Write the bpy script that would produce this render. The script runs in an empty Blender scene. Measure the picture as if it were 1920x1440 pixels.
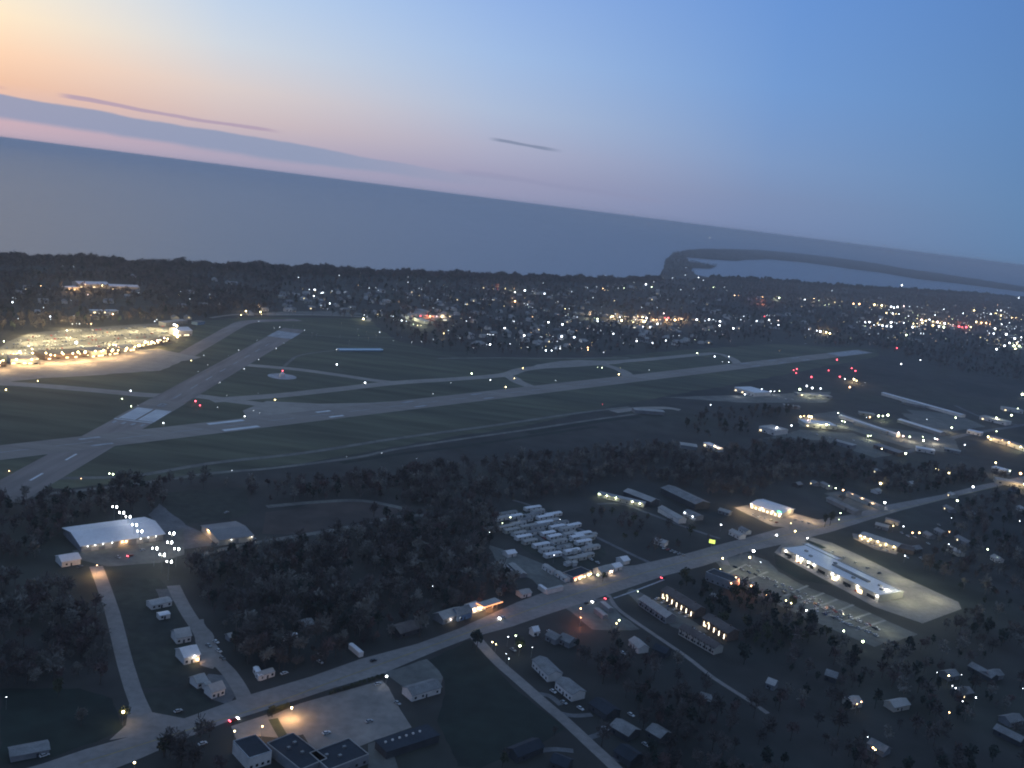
import bpy, bmesh, math, random
import numpy as np
from mathutils import Matrix, Vector
R = math.radians
random.seed(7); rng = np.random.default_rng(7)
S = bpy.context.scene
COL = S.collection

# ------------------------------------------------------------------ camera
CAM_H, FPX = 280.0, 1800.0                       # metres above the ground; focal length in 1/1920 frame widths
ROLL = math.atan(241/1920)
def lev(x, y):
    dx, dy = x-960, y-720
    return dx*math.cos(ROLL)+dy*math.sin(ROLL), -dx*math.sin(ROLL)+dy*math.cos(ROLL)
PITCH = math.atan(-lev(960, 377.5)[1]/FPX)
cam = bpy.data.cameras.new('camera'); cam_o = bpy.data.objects.new('camera', cam); COL.objects.link(cam_o)
cam.sensor_width = 36; cam.lens = 36*FPX/1920; cam.clip_start = 1; cam.clip_end = 500000
cam_o.matrix_world = Matrix.Translation((0, 0, CAM_H)) @ Matrix.Rotation(R(90)-PITCH, 4, 'X') @ Matrix.Rotation(ROLL, 4, 'Z')
S.camera = cam_o

def G(x, y, z=0.0):
    """point of the level z seen at (x, y) of the 1920x1440 photograph"""
    X, Y = lev(x, y)
    fw = FPX*math.cos(PITCH)-Y*math.sin(PITCH); dn = FPX*math.sin(PITCH)+Y*math.cos(PITCH)
    k = (CAM_H-z)/dn
    return Vector((X*k, fw*k, z))

# ------------------------------------------------------------------ sky
SUNSET = -38.0                                   # azimuth of the afterglow, degrees from the camera heading
def lin(c):
    return tuple(((v/255)/12.92 if v/255 <= .04045 else ((v/255+.055)/1.055)**2.4) for v in c)
world = bpy.data.worlds.new('World'); S.world = world; world.use_nodes = True
nt = world.node_tree; nt.nodes.clear()
def N(t, **k):
    n = nt.nodes.new(t)
    for a, b in k.items(): setattr(n, a, b)
    return n
def val(n, i, v):
    if isinstance(v, bpy.types.NodeSocket): nt.links.new(v, n.inputs[i])
    else: n.inputs[i].default_value = v
def M(op, a, b=None, c=None):
    n = N('ShaderNodeMath', operation=op); val(n, 0, a)
    if b is not None: val(n, 1, b)
    if c is not None: val(n, 2, c)
    return n.outputs[0]
def step(v, a, b, inv=False):
    n = N('ShaderNodeMapRange', interpolation_type='SMOOTHSTEP'); val(n, 0, v); val(n, 1, a); val(n, 2, b)
    val(n, 3, 1.0 if inv else 0.0); val(n, 4, 0.0 if inv else 1.0); return n.outputs[0]
def mixc(f, a, b):
    n = N('ShaderNodeMix', data_type='RGBA'); val(n, 0, f); val(n, 6, a); val(n, 7, b); return n.outputs[2]
tc = N('ShaderNodeTexCoord'); sep = N('ShaderNodeSeparateXYZ'); nt.links.new(tc.outputs['Generated'], sep.inputs[0])
dx, dy, dz = sep.outputs
hl = M('SQRT', M('ADD', M('MULTIPLY', dx, dx), M('ADD', M('MULTIPLY', dy, dy), 1e-9)))
EL = M('MULTIPLY', M('ARCTAN2', dz, hl), 180/math.pi)
cd = M('DIVIDE', M('ADD', M('MULTIPLY', dx, math.sin(R(SUNSET))), M('MULTIPLY', dy, math.cos(R(SUNSET)))), hl)
DEL = M('MULTIPLY', M('ARCCOSINE', M('MAXIMUM', M('MINIMUM', cd, 1.0), -1.0)), 180/math.pi)
AZ = M('MULTIPLY', M('ARCTAN2', dx, dy), 180/math.pi)
fac = M('SQRT', M('DIVIDE', M('MAXIMUM', EL, 0.0), 90.0))
Z1, Z2 = (110, 140, 174), (100, 124, 152)
ramps = [
 (9,  [(0, (180,168,188)), (1.0, (200,176,188)), (2.8, (238,196,170)), (4.2, (252,214,184)), (6, (254,234,204)), (8.5, (240,236,224)), (13, (192,214,236)), (26, (134,160,202)), (50, Z1), (90, Z2)]),
 (20, [(0, (163,161,188)), (1.2, (180,170,190)), (2.6, (207,190,192)), (4.2, (218,206,204)), (6.5, (206,215,226)), (10, (184,208,238)), (14, (160,192,234)), (26, (128,154,200)), (50, Z1), (90, Z2)]),
 (35, [(0, (145,150,182)), (1.5, (160,160,188)), (3, (172,175,200)), (5, (172,188,216)), (8, (160,188,228)), (12, (142,176,230)), (18, (120,158,216)), (30, (116,144,192)), (50, Z1), (90, Z2)]),
 (51, [(0, (116,134,172)), (2, (124,144,182)), (4, (124,152,196)), (8, (114,154,210)), (13, (104,148,212)), (20, (98,138,202)), (32, (106,136,184)), (50, Z1), (90, Z2)]),
 (65, [(0, (98,126,163)), (3, (98,134,177)), (8, (93,134,186)), (13, (88,130,189)), (22, (84,124,186)), (34, (100,130,178)), (50, Z1), (90, Z2)]),
 (150,[(0, (98,106,132)), (4, (116,120,146)), (10, (116,128,158)), (22, (108,130,166)), (50, Z1), (90, Z2)]),
]
col = None; prev = None
for key, pts in ramps:
    r = N('ShaderNodeValToRGB'); nt.links.new(fac, r.inputs[0]); r.color_ramp.interpolation = 'B_SPLINE' if False else 'LINEAR'
    e = r.color_ramp.elements
    while len(e) > 1: e.remove(e[-1])
    e[0].position = 0; e[0].color = (*lin(pts[0][1]), 1)
    for d, c in pts[1:]:
        q = e.new(math.sqrt(d/90)); q.color = (*lin(c), 1)
    if col is None: col = r.outputs[0]
    else:
        mr = N('ShaderNodeMapRange'); val(mr, 0, DEL); val(mr, 1, float(prev)); val(mr, 2, float(key))
        col = mixc(mr.outputs[0], col, r.outputs[0])
    prev = key
# thin dusk clouds: streaks that follow the horizon; noise in (azimuth, elevation)
cv = N('ShaderNodeCombineXYZ'); val(cv, 0, M('MULTIPLY', AZ, .16)); val(cv, 1, M('MULTIPLY', EL, .5))
nz = N('ShaderNodeTexNoise'); nt.links.new(cv.outputs[0], nz.inputs['Vector']); nz.inputs['Scale'].default_value = 1.0; nz.inputs['Detail'].default_value = 7
NZ = M('SUBTRACT', nz.outputs[0], .5)
ELn = M('ADD', EL, M('MULTIPLY', NZ, .6))
# main bank: top sinks from 2.6 deg (az -30) to 1.3 deg (az -8)
t_bank = M('ADD', 1.46, M('MULTIPLY', M('SUBTRACT', -10.0, AZ), .036))
b_bank = M('ADD', .78, M('MULTIPLY', M('MAXIMUM', M('SUBTRACT', -18.0, AZ), 0.0), .025))
up = step(M('SUBTRACT', ELn, t_bank), -.04, .10, True)
lo = step(M('SUBTRACT', ELn, b_bank), -.25, .12)
bank = M('MULTIPLY', M('MULTIPLY', up, lo), step(AZ, -14.0, 2.0, True))
col = mixc(M('MULTIPLY', bank, .95), col, (*lin((141,155,185)), 1))
def wisp(az0, az1, el0, el1, th, c, k, col):
    s = (el1-el0)/(az1-az0)
    d = M('ABSOLUTE', M('SUBTRACT', M('ADD', EL, M('MULTIPLY', NZ, .5)), M('ADD', el0-s*az0, M('MULTIPLY', AZ, s))))
    m = M('MULTIPLY', step(d, th*.3, th, True), M('MULTIPLY', step(AZ, az0, az0+1.0), step(AZ, az1-1.5, az1, True)))
    return mixc(M('MULTIPLY', m, k), col, (*lin(c), 1))
col = wisp(-26.5, -14.5, 2.5, 2.12, .14, (172,156,180), .85, col)
col = wisp(-33, -28.3, 2.5, 2.5, .12, (190,155,168), .7, col)
col = wisp(-3.3, 1.5, 3.36, 3.22, .13, (118,132,160), .75, col)
col = wisp(-5, 8, 1.35, 1.05, .22, (140,146,178), .35, col)
hz = step(EL, -2.0, 0.0)                         # below the horizon: dark earth
col = mixc(hz, (*lin((40,48,62)), 1), col)
sky = N('ShaderNodeTexSky', sky_type='NISHITA'); sky.sun_disc = False
sky.sun_elevation = R(1.0); sky.sun_rotation = R(SUNSET)
b1 = N('ShaderNodeBackground'); nt.links.new(col, b1.inputs[0]); b1.inputs[1].default_value = 1.0
b2 = N('ShaderNodeBackground'); nt.links.new(sky.outputs[0], b2.inputs[0]); b2.inputs[1].default_value = 0.003
ad = N('ShaderNodeAddShader'); nt.links.new(b1.outputs[0], ad.inputs[0]); nt.links.new(b2.outputs[0], ad.inputs[1])
ow = N('ShaderNodeOutputWorld'); nt.links.new(ad.outputs[0], ow.inputs[0])

sl = bpy.data.lights.new('sun', 'SUN'); sl.energy = 0.03; sl.angle = R(12); sl.color = (1, .72, .5)
so = bpy.data.objects.new('sun', sl); COL.objects.link(so)
sd = Vector((math.sin(R(SUNSET))*math.cos(R(3)), math.cos(R(SUNSET))*math.cos(R(3)), math.sin(R(3))))
so.rotation_euler = (-sd).to_track_quat('-Z', 'Y').to_euler()

S.render.engine = 'CYCLES'
S.view_settings.view_transform = 'Standard'; S.view_settings.look = 'None'; S.view_settings.gamma = 1
S.view_settings.use_curve_mapping = False; S.view_settings.exposure = 0
cy = S.cycles
cy.use_denoising = True; cy.max_bounces = 4; cy.diffuse_bounces = 2; cy.glossy_bounces = 2; cy.volume_bounces = 1
cy.sample_clamp_indirect = 1.0; cy.filter_width = 1.9; cy.caustics_reflective = False; cy.caustics_refractive = False
cy.use_light_tree = True

# ------------------------------------------------------------------ materials
def mat(name, c, c2=None, scale=.05, rough=.85, fine=None, metal=0.0, spec=.3, detail=5, stretch=None, third=None):
    m = bpy.data.materials.new(name); m.use_nodes = True; t = m.node_tree; n = t.nodes; l = t.links
    b = n['Principled BSDF']; b.inputs['Roughness'].default_value = rough; b.inputs['Metallic'].default_value = metal
    b.inputs['Specular IOR Level'].default_value = spec
    c2 = c2 or tuple(v*.72 for v in c)
    g = n.new('ShaderNodeNewGeometry'); src = g.outputs['Position']
    if stretch:
        mp = n.new('ShaderNodeMapping'); mp.inputs['Rotation'].default_value = (0, 0, stretch[0]); mp.inputs['Scale'].default_value = (stretch[1], stretch[2], 1)
        mp.vector_type = 'TEXTURE' if False else 'POINT'
        l.new(src, mp.inputs[0]); src = mp.outputs[0]
    x = n.new('ShaderNodeTexNoise'); x.inputs['Scale'].default_value = scale; x.inputs['Detail'].default_value = detail
    l.new(src, x.inputs['Vector'])
    r = n.new('ShaderNodeValToRGB'); e = r.color_ramp.elements
    e[0].position = .36; e[0].color = (*c2, 1); e[1].position = .64; e[1].color = (*c, 1)
    if third: q = e.new(.5); q.color = (*third, 1)
    l.new(x.outputs[0], r.inputs[0]); out = r.outputs[0]
    if fine:
        y = n.new('ShaderNodeTexNoise'); y.inputs['Scale'].default_value = fine[0]; y.inputs['Detail'].default_value = 6
        l.new(src, y.inputs['Vector'])
        mr = n.new('ShaderNodeMapRange'); mr.inputs[1].default_value = .3; mr.inputs[2].default_value = .7
        mr.inputs[3].default_value = 1-fine[1]; mr.inputs[4].default_value = 1+fine[1]; l.new(y.outputs[0], mr.inputs[0])
        v = n.new('ShaderNodeVectorMath'); v.operation = 'SCALE'; l.new(out, v.inputs[0]); l.new(mr.outputs[0], v.inputs['Scale']); out = v.outputs[0]
    l.new(out, b.inputs['Base Color'])
    return m
def emis(name, c, s, sample=False):
    m = bpy.data.materials.new(name); m.use_nodes = True; b = m.node_tree.nodes['Principled BSDF']
    b.inputs['Base Color'].default_value = (*c, 1); b.inputs['Emission Color'].default_value = (*c, 1); b.inputs['Emission Strength'].default_value = s
    try: m.cycles.emission_sampling = 'AUTO' if sample else 'NONE'
    except Exception: pass
    return m
GRASS = mat('ground_grass', (.044,.049,.040), (.020,.025,.025), .004, fine=(.03,.35), third=(.046,.044,.042))
AIRG = mat('mown_grass', (.100,.106,.066), (.062,.070,.050), .004, fine=(.03,.4), stretch=(R(-52), .25, 1.6))
TANF = mat('dormant_grass', (.078,.058,.052), (.050,.042,.040), .012, fine=(.05,.3))
DARKF = mat('dark_turf', (.018,.030,.024), (.012,.020,.018), .02, fine=(.08,.3))
LAWN = mat('lawn', (.040,.048,.038), (.024,.030,.028), .03, fine=(.15,.3))
CONC = mat('runway_concrete', (.32,.275,.245), (.25,.215,.195), .008, fine=(.06,.12), stretch=(R(-52), .3, 2.0))
TAXI = mat('taxiway_asphalt', (.36,.315,.28), (.29,.255,.23), .01, fine=(.08,.12))
RW2 = mat('old_runway_asphalt', (.31,.255,.235), (.21,.18,.17), .012, fine=(.05,.18), stretch=(0, 2.2, .3))
ROAD = mat('road_asphalt', (.29,.26,.25), (.22,.20,.195), .03, fine=(.25,.14))
LOT = mat('parking_asphalt', (.31,.275,.255), (.22,.20,.19), .03, fine=(.2,.15))
LOT2 = mat('old_parking_asphalt', (.17,.17,.16), (.12,.12,.115), .03, fine=(.2,.2))
DIRT = mat('gravel_track', (.21,.20,.18), (.13,.125,.12), .05, fine=(.3,.2))
ISLE = mat('kerb_concrete', (.34,.33,.31), (.25,.25,.24), .1)
DRIVE = mat('driveway', (.17,.17,.18), (.11,.11,.12), .06, fine=(.4,.2))
PAINT = mat('runway_paint', (.78,.78,.80), (.62,.62,.66), .05, rough=.7, fine=(.5,.1))
PAINTF = mat('worn_runway_paint', (.46,.46,.49), (.30,.30,.33), .08, rough=.7, fine=(.5,.3))
YPAINT = mat('yellow_paint', (.42,.33,.12), (.30,.25,.12), .2)
WHITE = mat('white_siding', (.74,.70,.68), (.62,.59,.57), .2, rough=.6)
CREAM = mat('cream_siding', (.52,.49,.43), (.42,.40,.36), .2)
BRICK = mat('brown_brick', (.17,.12,.10), (.12,.09,.08), .4)
GREYW = mat('grey_wall', (.24,.25,.27), (.18,.19,.21), .2)
DKW = mat('dark_wall', (.06,.065,.075), (.04,.045,.055), .2)
BLUEW = mat('blue_wall', (.18,.28,.42), (.14,.22,.34), .2)
RWHITE = mat('white_metal_roof', (.86,.83,.86), (.74,.71,.74), .04, rough=.5, fine=(.5,.06))
RLIGHT = mat('light_grey_roof', (.46,.43,.42), (.35,.33,.32), .06, fine=(.5,.1))
RGREY = mat('grey_shingle_roof', (.27,.265,.27), (.19,.185,.19), .15, fine=(1.,.15))
RDARK = mat('dark_membrane_roof', (.035,.045,.062), (.025,.032,.045), .06, fine=(.6,.15))
RBROWN = mat('brown_shingle_roof', (.15,.125,.12), (.10,.085,.085), .15, fine=(1.,.15))
RTAN = mat('tan_metal_roof', (.30,.28,.28), (.25,.23,.235), .08, fine=(.6,.08))
RBLUE = mat('pale_blue_roof', (.33,.50,.68), (.28,.44,.62), .05, rough=.5)
GLASS = mat('dark_glass', (.02,.025,.035), rough=.15, spec=.6)
STEEL = mat('galvanised_steel', (.32,.33,.34), rough=.5, metal=.5)
BARK = mat('bark', (.085,.075,.068), (.05,.045,.042), 1.)
TWIG = mat('bare_twigs', (.150,.126,.118), (.042,.039,.042), .04, detail=3)
TWIGP = mat('pale_budding_twigs', (.25,.23,.205), (.12,.115,.105), .08, detail=3)
TWIGR = mat('reddish_budding_twigs', (.15,.10,.098), (.055,.045,.048), .07, detail=3)
EVER = mat('evergreen_needles', (.042,.062,.054), (.024,.036,.034), .1, detail=3)
BUD = mat('young_green_leaves', (.075,.088,.052), (.045,.056,.038), .1, detail=3)
TYRE = mat('tyre_rubber', (.02,.02,.02))
CARC = [mat('car_paint_'+n, c, c, rough=.3, spec=.5) for n, c in (('white', (.62,.62,.64)), ('silver', (.35,.36,.38)), ('black', (.03,.03,.035)), ('red', (.28,.03,.03)), ('blue', (.05,.09,.2)), ('grey', (.14,.145,.15)))]
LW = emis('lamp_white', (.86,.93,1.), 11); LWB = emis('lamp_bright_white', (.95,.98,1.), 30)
LG = emis('lamp_greenish', (.85,1.,.62), 16); LY = emis('lamp_yellow', (1.,.80,.38), 18); LO = emis('lamp_orange', (1.,.56,.26), 14)
LR = emis('lamp_red', (1.,.10,.14), 9); LP = emis('lamp_pink', (1.,.72,.68), 14); LGR = emis('sign_green', (.1,1.,.35), 3.2)
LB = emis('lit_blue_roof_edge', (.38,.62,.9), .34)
WIN = emis('lit_window_warm', (1.,.78,.45), 3.2); WINW = emis('lit_window_white', (1.,.90,.68), 1.8); WINB = emis('lit_stairwell', (1.,.88,.66), 3.2)
NEON = emis('neon_red', (1.,.16,.10), 3.0); BILL = emis('billboard_face', (.82,1.,.18), 1.25); SIGNW = emis('sign_white', (1.,.95,.9), 1.5)
ORF = emis('lit_fascia_orange', (1.,.40,.16), 2.2)
CODE_DIM = dict(W=emis('dim_lamp_white', (.82,.90,1.), 4), B=LWB, G=emis('dim_lamp_greenish', (.85,1.,.68), 5), Y=emis('dim_lamp_yellow', (1.,.80,.40), 6.5), O=emis('dim_lamp_orange', (1.,.60,.32), 5), R=emis('dim_lamp_red', (1.,.12,.14), 4), P=emis('dim_lamp_pink', (1.,.78,.74), 5))
CODE = dict(W=LW, B=LWB, G=LG, Y=LY, O=LO, R=LR, P=LP)

# ------------------------------------------------------------------ helpers
def tag(o, label=None, cat=None, group=None, kind=None):
    if label: o['label'] = label
    if cat: o['category'] = cat
    if group: o['group'] = group
    if kind: o['kind'] = kind
    return o
def link(name, me, parent=None, loc=None, rz=None):
    o = bpy.data.objects.new(name, me); COL.objects.link(o)
    if parent: o.parent = parent
    if loc is not None: o.location = loc
    if rz is not None: o.rotation_euler = (0, 0, rz)
    return o
def empty(name, loc, rz=0):
    o = link(name, None, None, loc, rz); o.empty_display_size = 1; return o
class MB:
    def __init__(s): s.v = []; s.f = []; s.m = []
    def poly(s, pts, mi=0):
        b = len(s.v); s.v += [tuple(p) for p in pts]; s.f.append(tuple(range(b, b+len(pts)))); s.m.append(mi)
    def box(s, x0, x1, y0, y1, z0, z1, mi=0):
        b = len(s.v); s.v += [(x, y, z) for z in (z0, z1) for y in (y0, y1) for x in (x0, x1)]
        for q in ((0,2,3,1), (4,5,7,6), (0,1,5,4), (2,6,7,3), (0,4,6,2), (1,3,7,5)): s.f.append(tuple(b+i for i in q)); s.m.append(mi)
    def prism(s, pts, z0, z1, mi=0):
        n = len(pts); b = len(s.v); s.v += [(p[0], p[1], z0) for p in pts]+[(p[0], p[1], z1) for p in pts]
        s.f.append(tuple(b+i for i in range(n))[::-1]); s.f.append(tuple(b+n+i for i in range(n))); s.m += [mi, mi]
        for i in range(n): j = (i+1) % n; s.f.append((b+i, b+j, b+n+j, b+n+i)); s.m.append(mi)
    def cyl(s, x, y, z0, z1, r0, r1, n=6, mi=0):
        b = len(s.v)
        for z, r in ((z0, r0), (z1, r1)): s.v += [(x+r*math.cos(6.2832*i/n), y+r*math.sin(6.2832*i/n), z) for i in range(n)]
        for i in range(n): j = (i+1) % n; s.f.append((b+i, b+j, b+n+j, b+n+i)); s.m.append(mi)
        s.f.append(tuple(b+n+i for i in range(n))); s.m.append(mi)
    def ball(s, x, y, z, r, mi=0, flat=1.0):
        b = len(s.v); s.v += [(x, y, z+r*flat), (x, y, z-r*flat)]
        for k in range(2):
            e = (-.45, .45)[k]; s.v += [(x+r*.9*math.cos(6.2832*(i+.5*k)/6), y+r*.9*math.sin(6.2832*(i+.5*k)/6), z+e*r*flat) for i in range(6)]
        for i in range(6):
            j = (i+1) % 6; L, U = b+2, b+8
            s.f += [(b+1, L+j, L+i), (L+i, L+j, U+i), (L+j, U+j, U+i), (b, U+i, U+j)]; s.m += [mi]*4
    def mesh(s, name, *mats):
        me = bpy.data.meshes.new(name); me.from_pydata(s.v, [], s.f)
        for m in mats: me.materials.append(m)
        me.polygons.foreach_set('material_index', s.m); me.update(); return me
    def build(s, name, mats, parent=None, loc=None, rz=None):
        mats = mats if isinstance(mats, (list, tuple)) else (mats,)
        return link(name, s.mesh(name, *mats), parent, loc, rz)
def inside(P, poly):
    poly = np.asarray([(p[0], p[1]) for p in poly]); x, y = P[:, 0], P[:, 1]; c = np.zeros(len(P), bool); j = len(poly)-1
    for i in range(len(poly)):
        xi, yi = poly[i]; xj, yj = poly[j]
        with np.errstate(divide='ignore', invalid='ignore'):
            c ^= ((yi > y) != (yj > y)) & (x < (xj-xi)*(y-yi)/(yj-yi+1e-12)+xi)
        j = i
    return c
HAZE = 6.5e-5
EXCL = []                                        # ground polygons where no tree grows
def sheet(name, px, z, m, excl=True, world=False, kind='structure', label=None, rag=0):
    pts = [Vector((p[0], p[1], 0)) for p in px] if world else [G(*p) for p in px]
    if rag:                                      # a slightly uneven outline
        q = []
        for i in range(len(pts)):
            a, b = pts[i], pts[(i+1) % len(pts)]; n = max(1, int((b-a).length/(rag*6)))
            for k in range(n): q.append(a.lerp(b, k/n)+Vector((random.gauss(0, rag), random.gauss(0, rag), 0))*.5)
        pts = q
    b = MB(); b.poly([(p.x, p.y, 0) for p in pts])
    me = b.mesh(name, m); bm = bmesh.new(); bm.from_mesh(me)
    bmesh.ops.triangulate(bm, faces=bm.faces[:], ngon_method='EAR_CLIP')
    for f in bm.faces:
        if f.normal.z < 0: f.normal_flip()
    bm.to_mesh(me); bm.free()
    o = link(name, me, None, (0, 0, z)); o['kind'] = kind
    if label: o['label'] = label
    if excl: EXCL.append([(p.x, p.y) for p in pts])
    return o
def smooth(pts, n=6):
    P = [pts[0]]+list(pts)+[pts[-1]]; out = []
    for i in range(1, len(P)-2):
        a, b, c, d = P[i-1:i+3]
        for k in range(n):
            t = k/n
            out.append(tuple(.5*((2*b[j])+(-a[j]+c[j])*t+(2*a[j]-5*b[j]+4*c[j]-d[j])*t*t+(-a[j]+3*b[j]-3*c[j]+d[j])*t**3) for j in range(len(b))))
    out.append(tuple(pts[-1])); return out
def strip(name, px, w, z, m, excl=True, curve=True, label=None, parent=None, kind='structure'):
    """road of constant width w (m) along photograph points"""
    P = [G(*p) for p in px]; P = [(p.x, p.y) for p in P]
    if curve and len(P) > 2: P = smooth(P)
    P = [Vector(p) for p in P]; L, Rr = [], []
    for i, p in enumerate(P):
        d = (P[min(i+1, len(P)-1)]-P[max(i-1, 0)]).normalized(); n = Vector((-d.y, d.x))*w/2; L.append(p+n); Rr.append(p-n)
    b = MB()
    for i in range(len(P)-1): b.poly([(Rr[i].x, Rr[i].y, 0), (Rr[i+1].x, Rr[i+1].y, 0), (L[i+1].x, L[i+1].y, 0), (L[i].x, L[i].y, 0)])
    o = b.build(name, m, parent, (0, 0, z))
    if not parent: o['kind'] = kind
    if label: o['label'] = label
    if excl: EXCL.append([(p.x, p.y) for p in L]+[(p.x, p.y) for p in Rr[::-1]])
    return o
def lamp(x, y, z, c, e, r=.5, name='floodlight'):
    l = bpy.data.lights.new(name, 'POINT'); l.energy = e; l.color = c; l.shadow_soft_size = r
    o = bpy.data.objects.new(name, l); COL.objects.link(o); o.location = (x, y, z); return o
def poollight(px, py, z, c, e, r=.6):
    p = G(px, py, 0); return lamp(p.x, p.y, z, c, e, r)
WARM, WWHITE, COOL, SOD, REDL, GREENISH = (1,.72,.38), (1,.88,.66), (.85,.92,1), (1,.58,.25), (1,.30,.14), (.95,.95,.62)
def dist(p): return math.hypot(p.x, p.y, CAM_H)
# ------------------------------------------------------------------ water, land
w = MB(); w.poly([(-200000, -5000, 0), (200000, -5000, 0), (200000, 200000, 0), (-200000, 200000, 0)])
WAT = bpy.data.materials.new('lake_water'); WAT.use_nodes = True
t = WAT.node_tree; b = t.nodes['Principled BSDF']; b.inputs['Base Color'].default_value = (.085, .125, .19, 1)
b.inputs['Roughness'].default_value = .32; b.inputs['Specular IOR Level'].default_value = .5
g = t.nodes.new('ShaderNodeNewGeometry'); mp = t.nodes.new('ShaderNodeMapping'); mp.inputs['Rotation'].default_value = (0, 0, R(20)); mp.inputs['Scale'].default_value = (.02, .006, 1)
x = t.nodes.new('ShaderNodeTexNoise'); x.inputs['Scale'].default_value = 1; x.inputs['Detail'].default_value = 6
bp = t.nodes.new('ShaderNodeBump'); bp.inputs['Strength'].default_value = .6; bp.inputs['Distance'].default_value = 6
t.links.new(g.outputs['Position'], mp.inputs[0]); t.links.new(mp.outputs[0], x.inputs['Vector']); t.links.new(x.outputs[0], bp.inputs['Height']); t.links.new(bp.outputs[0], b.inputs['Normal'])
w.build('water', WAT, None, (0, 0, -4))['kind'] = 'structure'

shore = [(-700, 448), (-300, 470), (0, 488), (150, 492), (300, 499), (480, 505), (640, 510), (800, 515), (960, 520), (1040, 523), (1100, 525), (1180, 525), (1232, 522), (1244, 505), (1247, 488), (1262, 475)]
outer = [(1290, 469), (1330, 467), (1420, 469), (1490, 475), (1560, 483), (1640, 494), (1700, 505), (1760, 513), (1830, 524), (1900, 535), (1990, 549)]
inner = [(2000, 556), (1900, 545), (1800, 532), (1720, 523), (1650, 511), (1600, 505), (1560, 499), (1500, 491), (1440, 486), (1400, 487), (1380, 489), (1330, 486), (1286, 482), (1292, 490), (1312, 493), (1344, 499), (1330, 503), (1300, 502), (1296, 507), (1305, 515)]
bay = [(1330, 520), (1450, 523), (1540, 532), (1620, 538), (1700, 541), (1830, 548), (1920, 557), (2100, 580), (2400, 622)]
A = [G(*p) for p in shore+outer+inner+bay]
A = [(p.x, p.y) for p in A]
sheet('ground', [(-9000, 4200), (-9000, -4000), (14000, -4000), (14000, A[-1][1]-200)][::-1][::-1] and ([(-9000, -4000), (-9000, A[0][1]+500)]+A+[(14000, A[-1][1]-600), (14000, -4000)]), 0, GRASS, excl=False, world=True)
def px_poly(l): return [(G(*p).x, G(*p).y) for p in l]

# ------------------------------------------------------------------ airfield
AF = [(-60, 690), (0, 668), (60, 668), (250, 660), (345, 640), (380, 602), (480, 594), (688, 598), (745, 640), (860, 668), (1100, 672), (1300, 655), (1450, 645), (1640, 655), (1650, 668), (1560, 685), (1380, 720), (1180, 755), (1000, 795), (760, 835), (600, 862), (400, 893), (250, 905), (0, 925), (-60, 930)]
sheet('airfield_grass', AF, .05, AIRG, rag=4)
P0, P1 = G(436, 799), G(1590, 663); U = (P1-P0).normalized(); V = Vector((-U.y, U.x, 0)); P0 = P0+V*2.5
Q0, Q1 = G(289, 767), G(543, 622); U2 = (Q1-Q0).normalized(); V2 = Vector((-U2.y, U2.x, 0))
def rect(O, u, v, s0, s1, t0, t1): return [(O+u*a+v*c)[:2] for a, c in ((s0, t0), (s1, t0), (s1, t1), (s0, t1))]
RW_OLD = sheet('runway', rect(Q0, U2, V2, -340, 700, -20.5, 20.5), .12, RW2, world=True)
sheet('runway_threshold_pad', rect(Q0, U2, V2, -58, 45, -21.5, 21.5), .16, CONC, world=True)
RW_MAIN = sheet('runway', rect(P0, U, V, -620, 2010, -22, 22), .20, CONC, world=True)
# taxiways
sheet('apron', [(-80, 735), (-80, 690), (0, 684), (60, 676), (190, 667), (262, 655), (300, 655), (350, 665), (378, 670), (362, 674), (340, 677), (322, 686), (301, 695), (175, 704), (80, 709), (20, 716)], .10, TAXI, rag=2)
strip('taxiway', [(-60, 716), (60, 722), (190, 733), (280, 741), (360, 742), (440, 752), (500, 760), (590, 775)], 22, .09, TAXI)
strip('taxiway', [(395, 751), (450, 747), (530, 741), (640, 729), (740, 718), (850, 711), (945, 703), (985, 692), (1080, 683), (1200, 675), (1310, 665), (1345, 663), (1372, 672), (1385, 684)], 22, .105, TAXI)
strip('taxiway', [(430, 682), (470, 685), (560, 693), (640, 704), (700, 713), (745, 718)], 20, .098, TAXI)
strip('taxiway', [(940, 702), (960, 708), (972, 716), (1000, 727), (1020, 734)], 24, .094, TAXI)
strip('taxiway', [(1130, 683), (1150, 689), (1170, 697), (1180, 708)], 24, .094, TAXI)
sheet('taxiway', [(985, 693), (1006, 684), (1050, 677), (1085, 675), (1150, 677), (1200, 674), (1160, 682), (1080, 688)], .11, TAXI)
strip('taxiway', [(345, 668), (375, 650), (410, 630), (440, 613), (470, 603), (560, 600)], 26, .093, RW2)
sheet('taxiway', [(455, 770), (500, 752), (600, 757), (700, 755), (745, 752), (600, 785), (470, 795)], .092, TAXI)
strip('service_road', [(395, 596), (440, 590), (500, 589), (560, 590), (680, 594), (690, 602), (680, 600)], 9, .10, TAXI)
strip('service_road', [(525, 627), (600, 629), (640, 632), (740, 633)], 4, .095, DIRT)
strip('service_road', [(533, 687), (545, 676), (560, 667), (600, 660), (633, 657)], 5, .095, DIRT)
strip('service_road', [(820, 672), (940, 671), (1010, 672), (1180, 671)], 8, .095, DIRT)
strip('gravel_track', [(100, 897), (250, 892), (400, 868), (572, 849), (744, 822), (931, 797), (1080, 775), (1180, 763)], 7, .096, DIRT)
strip('gravel_track', [(60, 930), (250, 908), (400, 887), (509, 878), (665, 858), (744, 842), (860, 824), (994, 805), (1120, 786), (1240, 770)], 6, .096, DIRT)
strip('drainage_strip', [(990, 812), (1050, 802), (1130, 789), (1200, 781)], 11, .098, DARKF, excl=False)
strip('drainage_strip', [(640, 868), (760, 850), (860, 838), (980, 820), (1120, 800)], 8, .098, DARKF, excl=False)
strip('gravel_track', [(1150, 772), (1200, 766), (1250, 765), (1275, 769)], 16, .099, TAXI)
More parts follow.
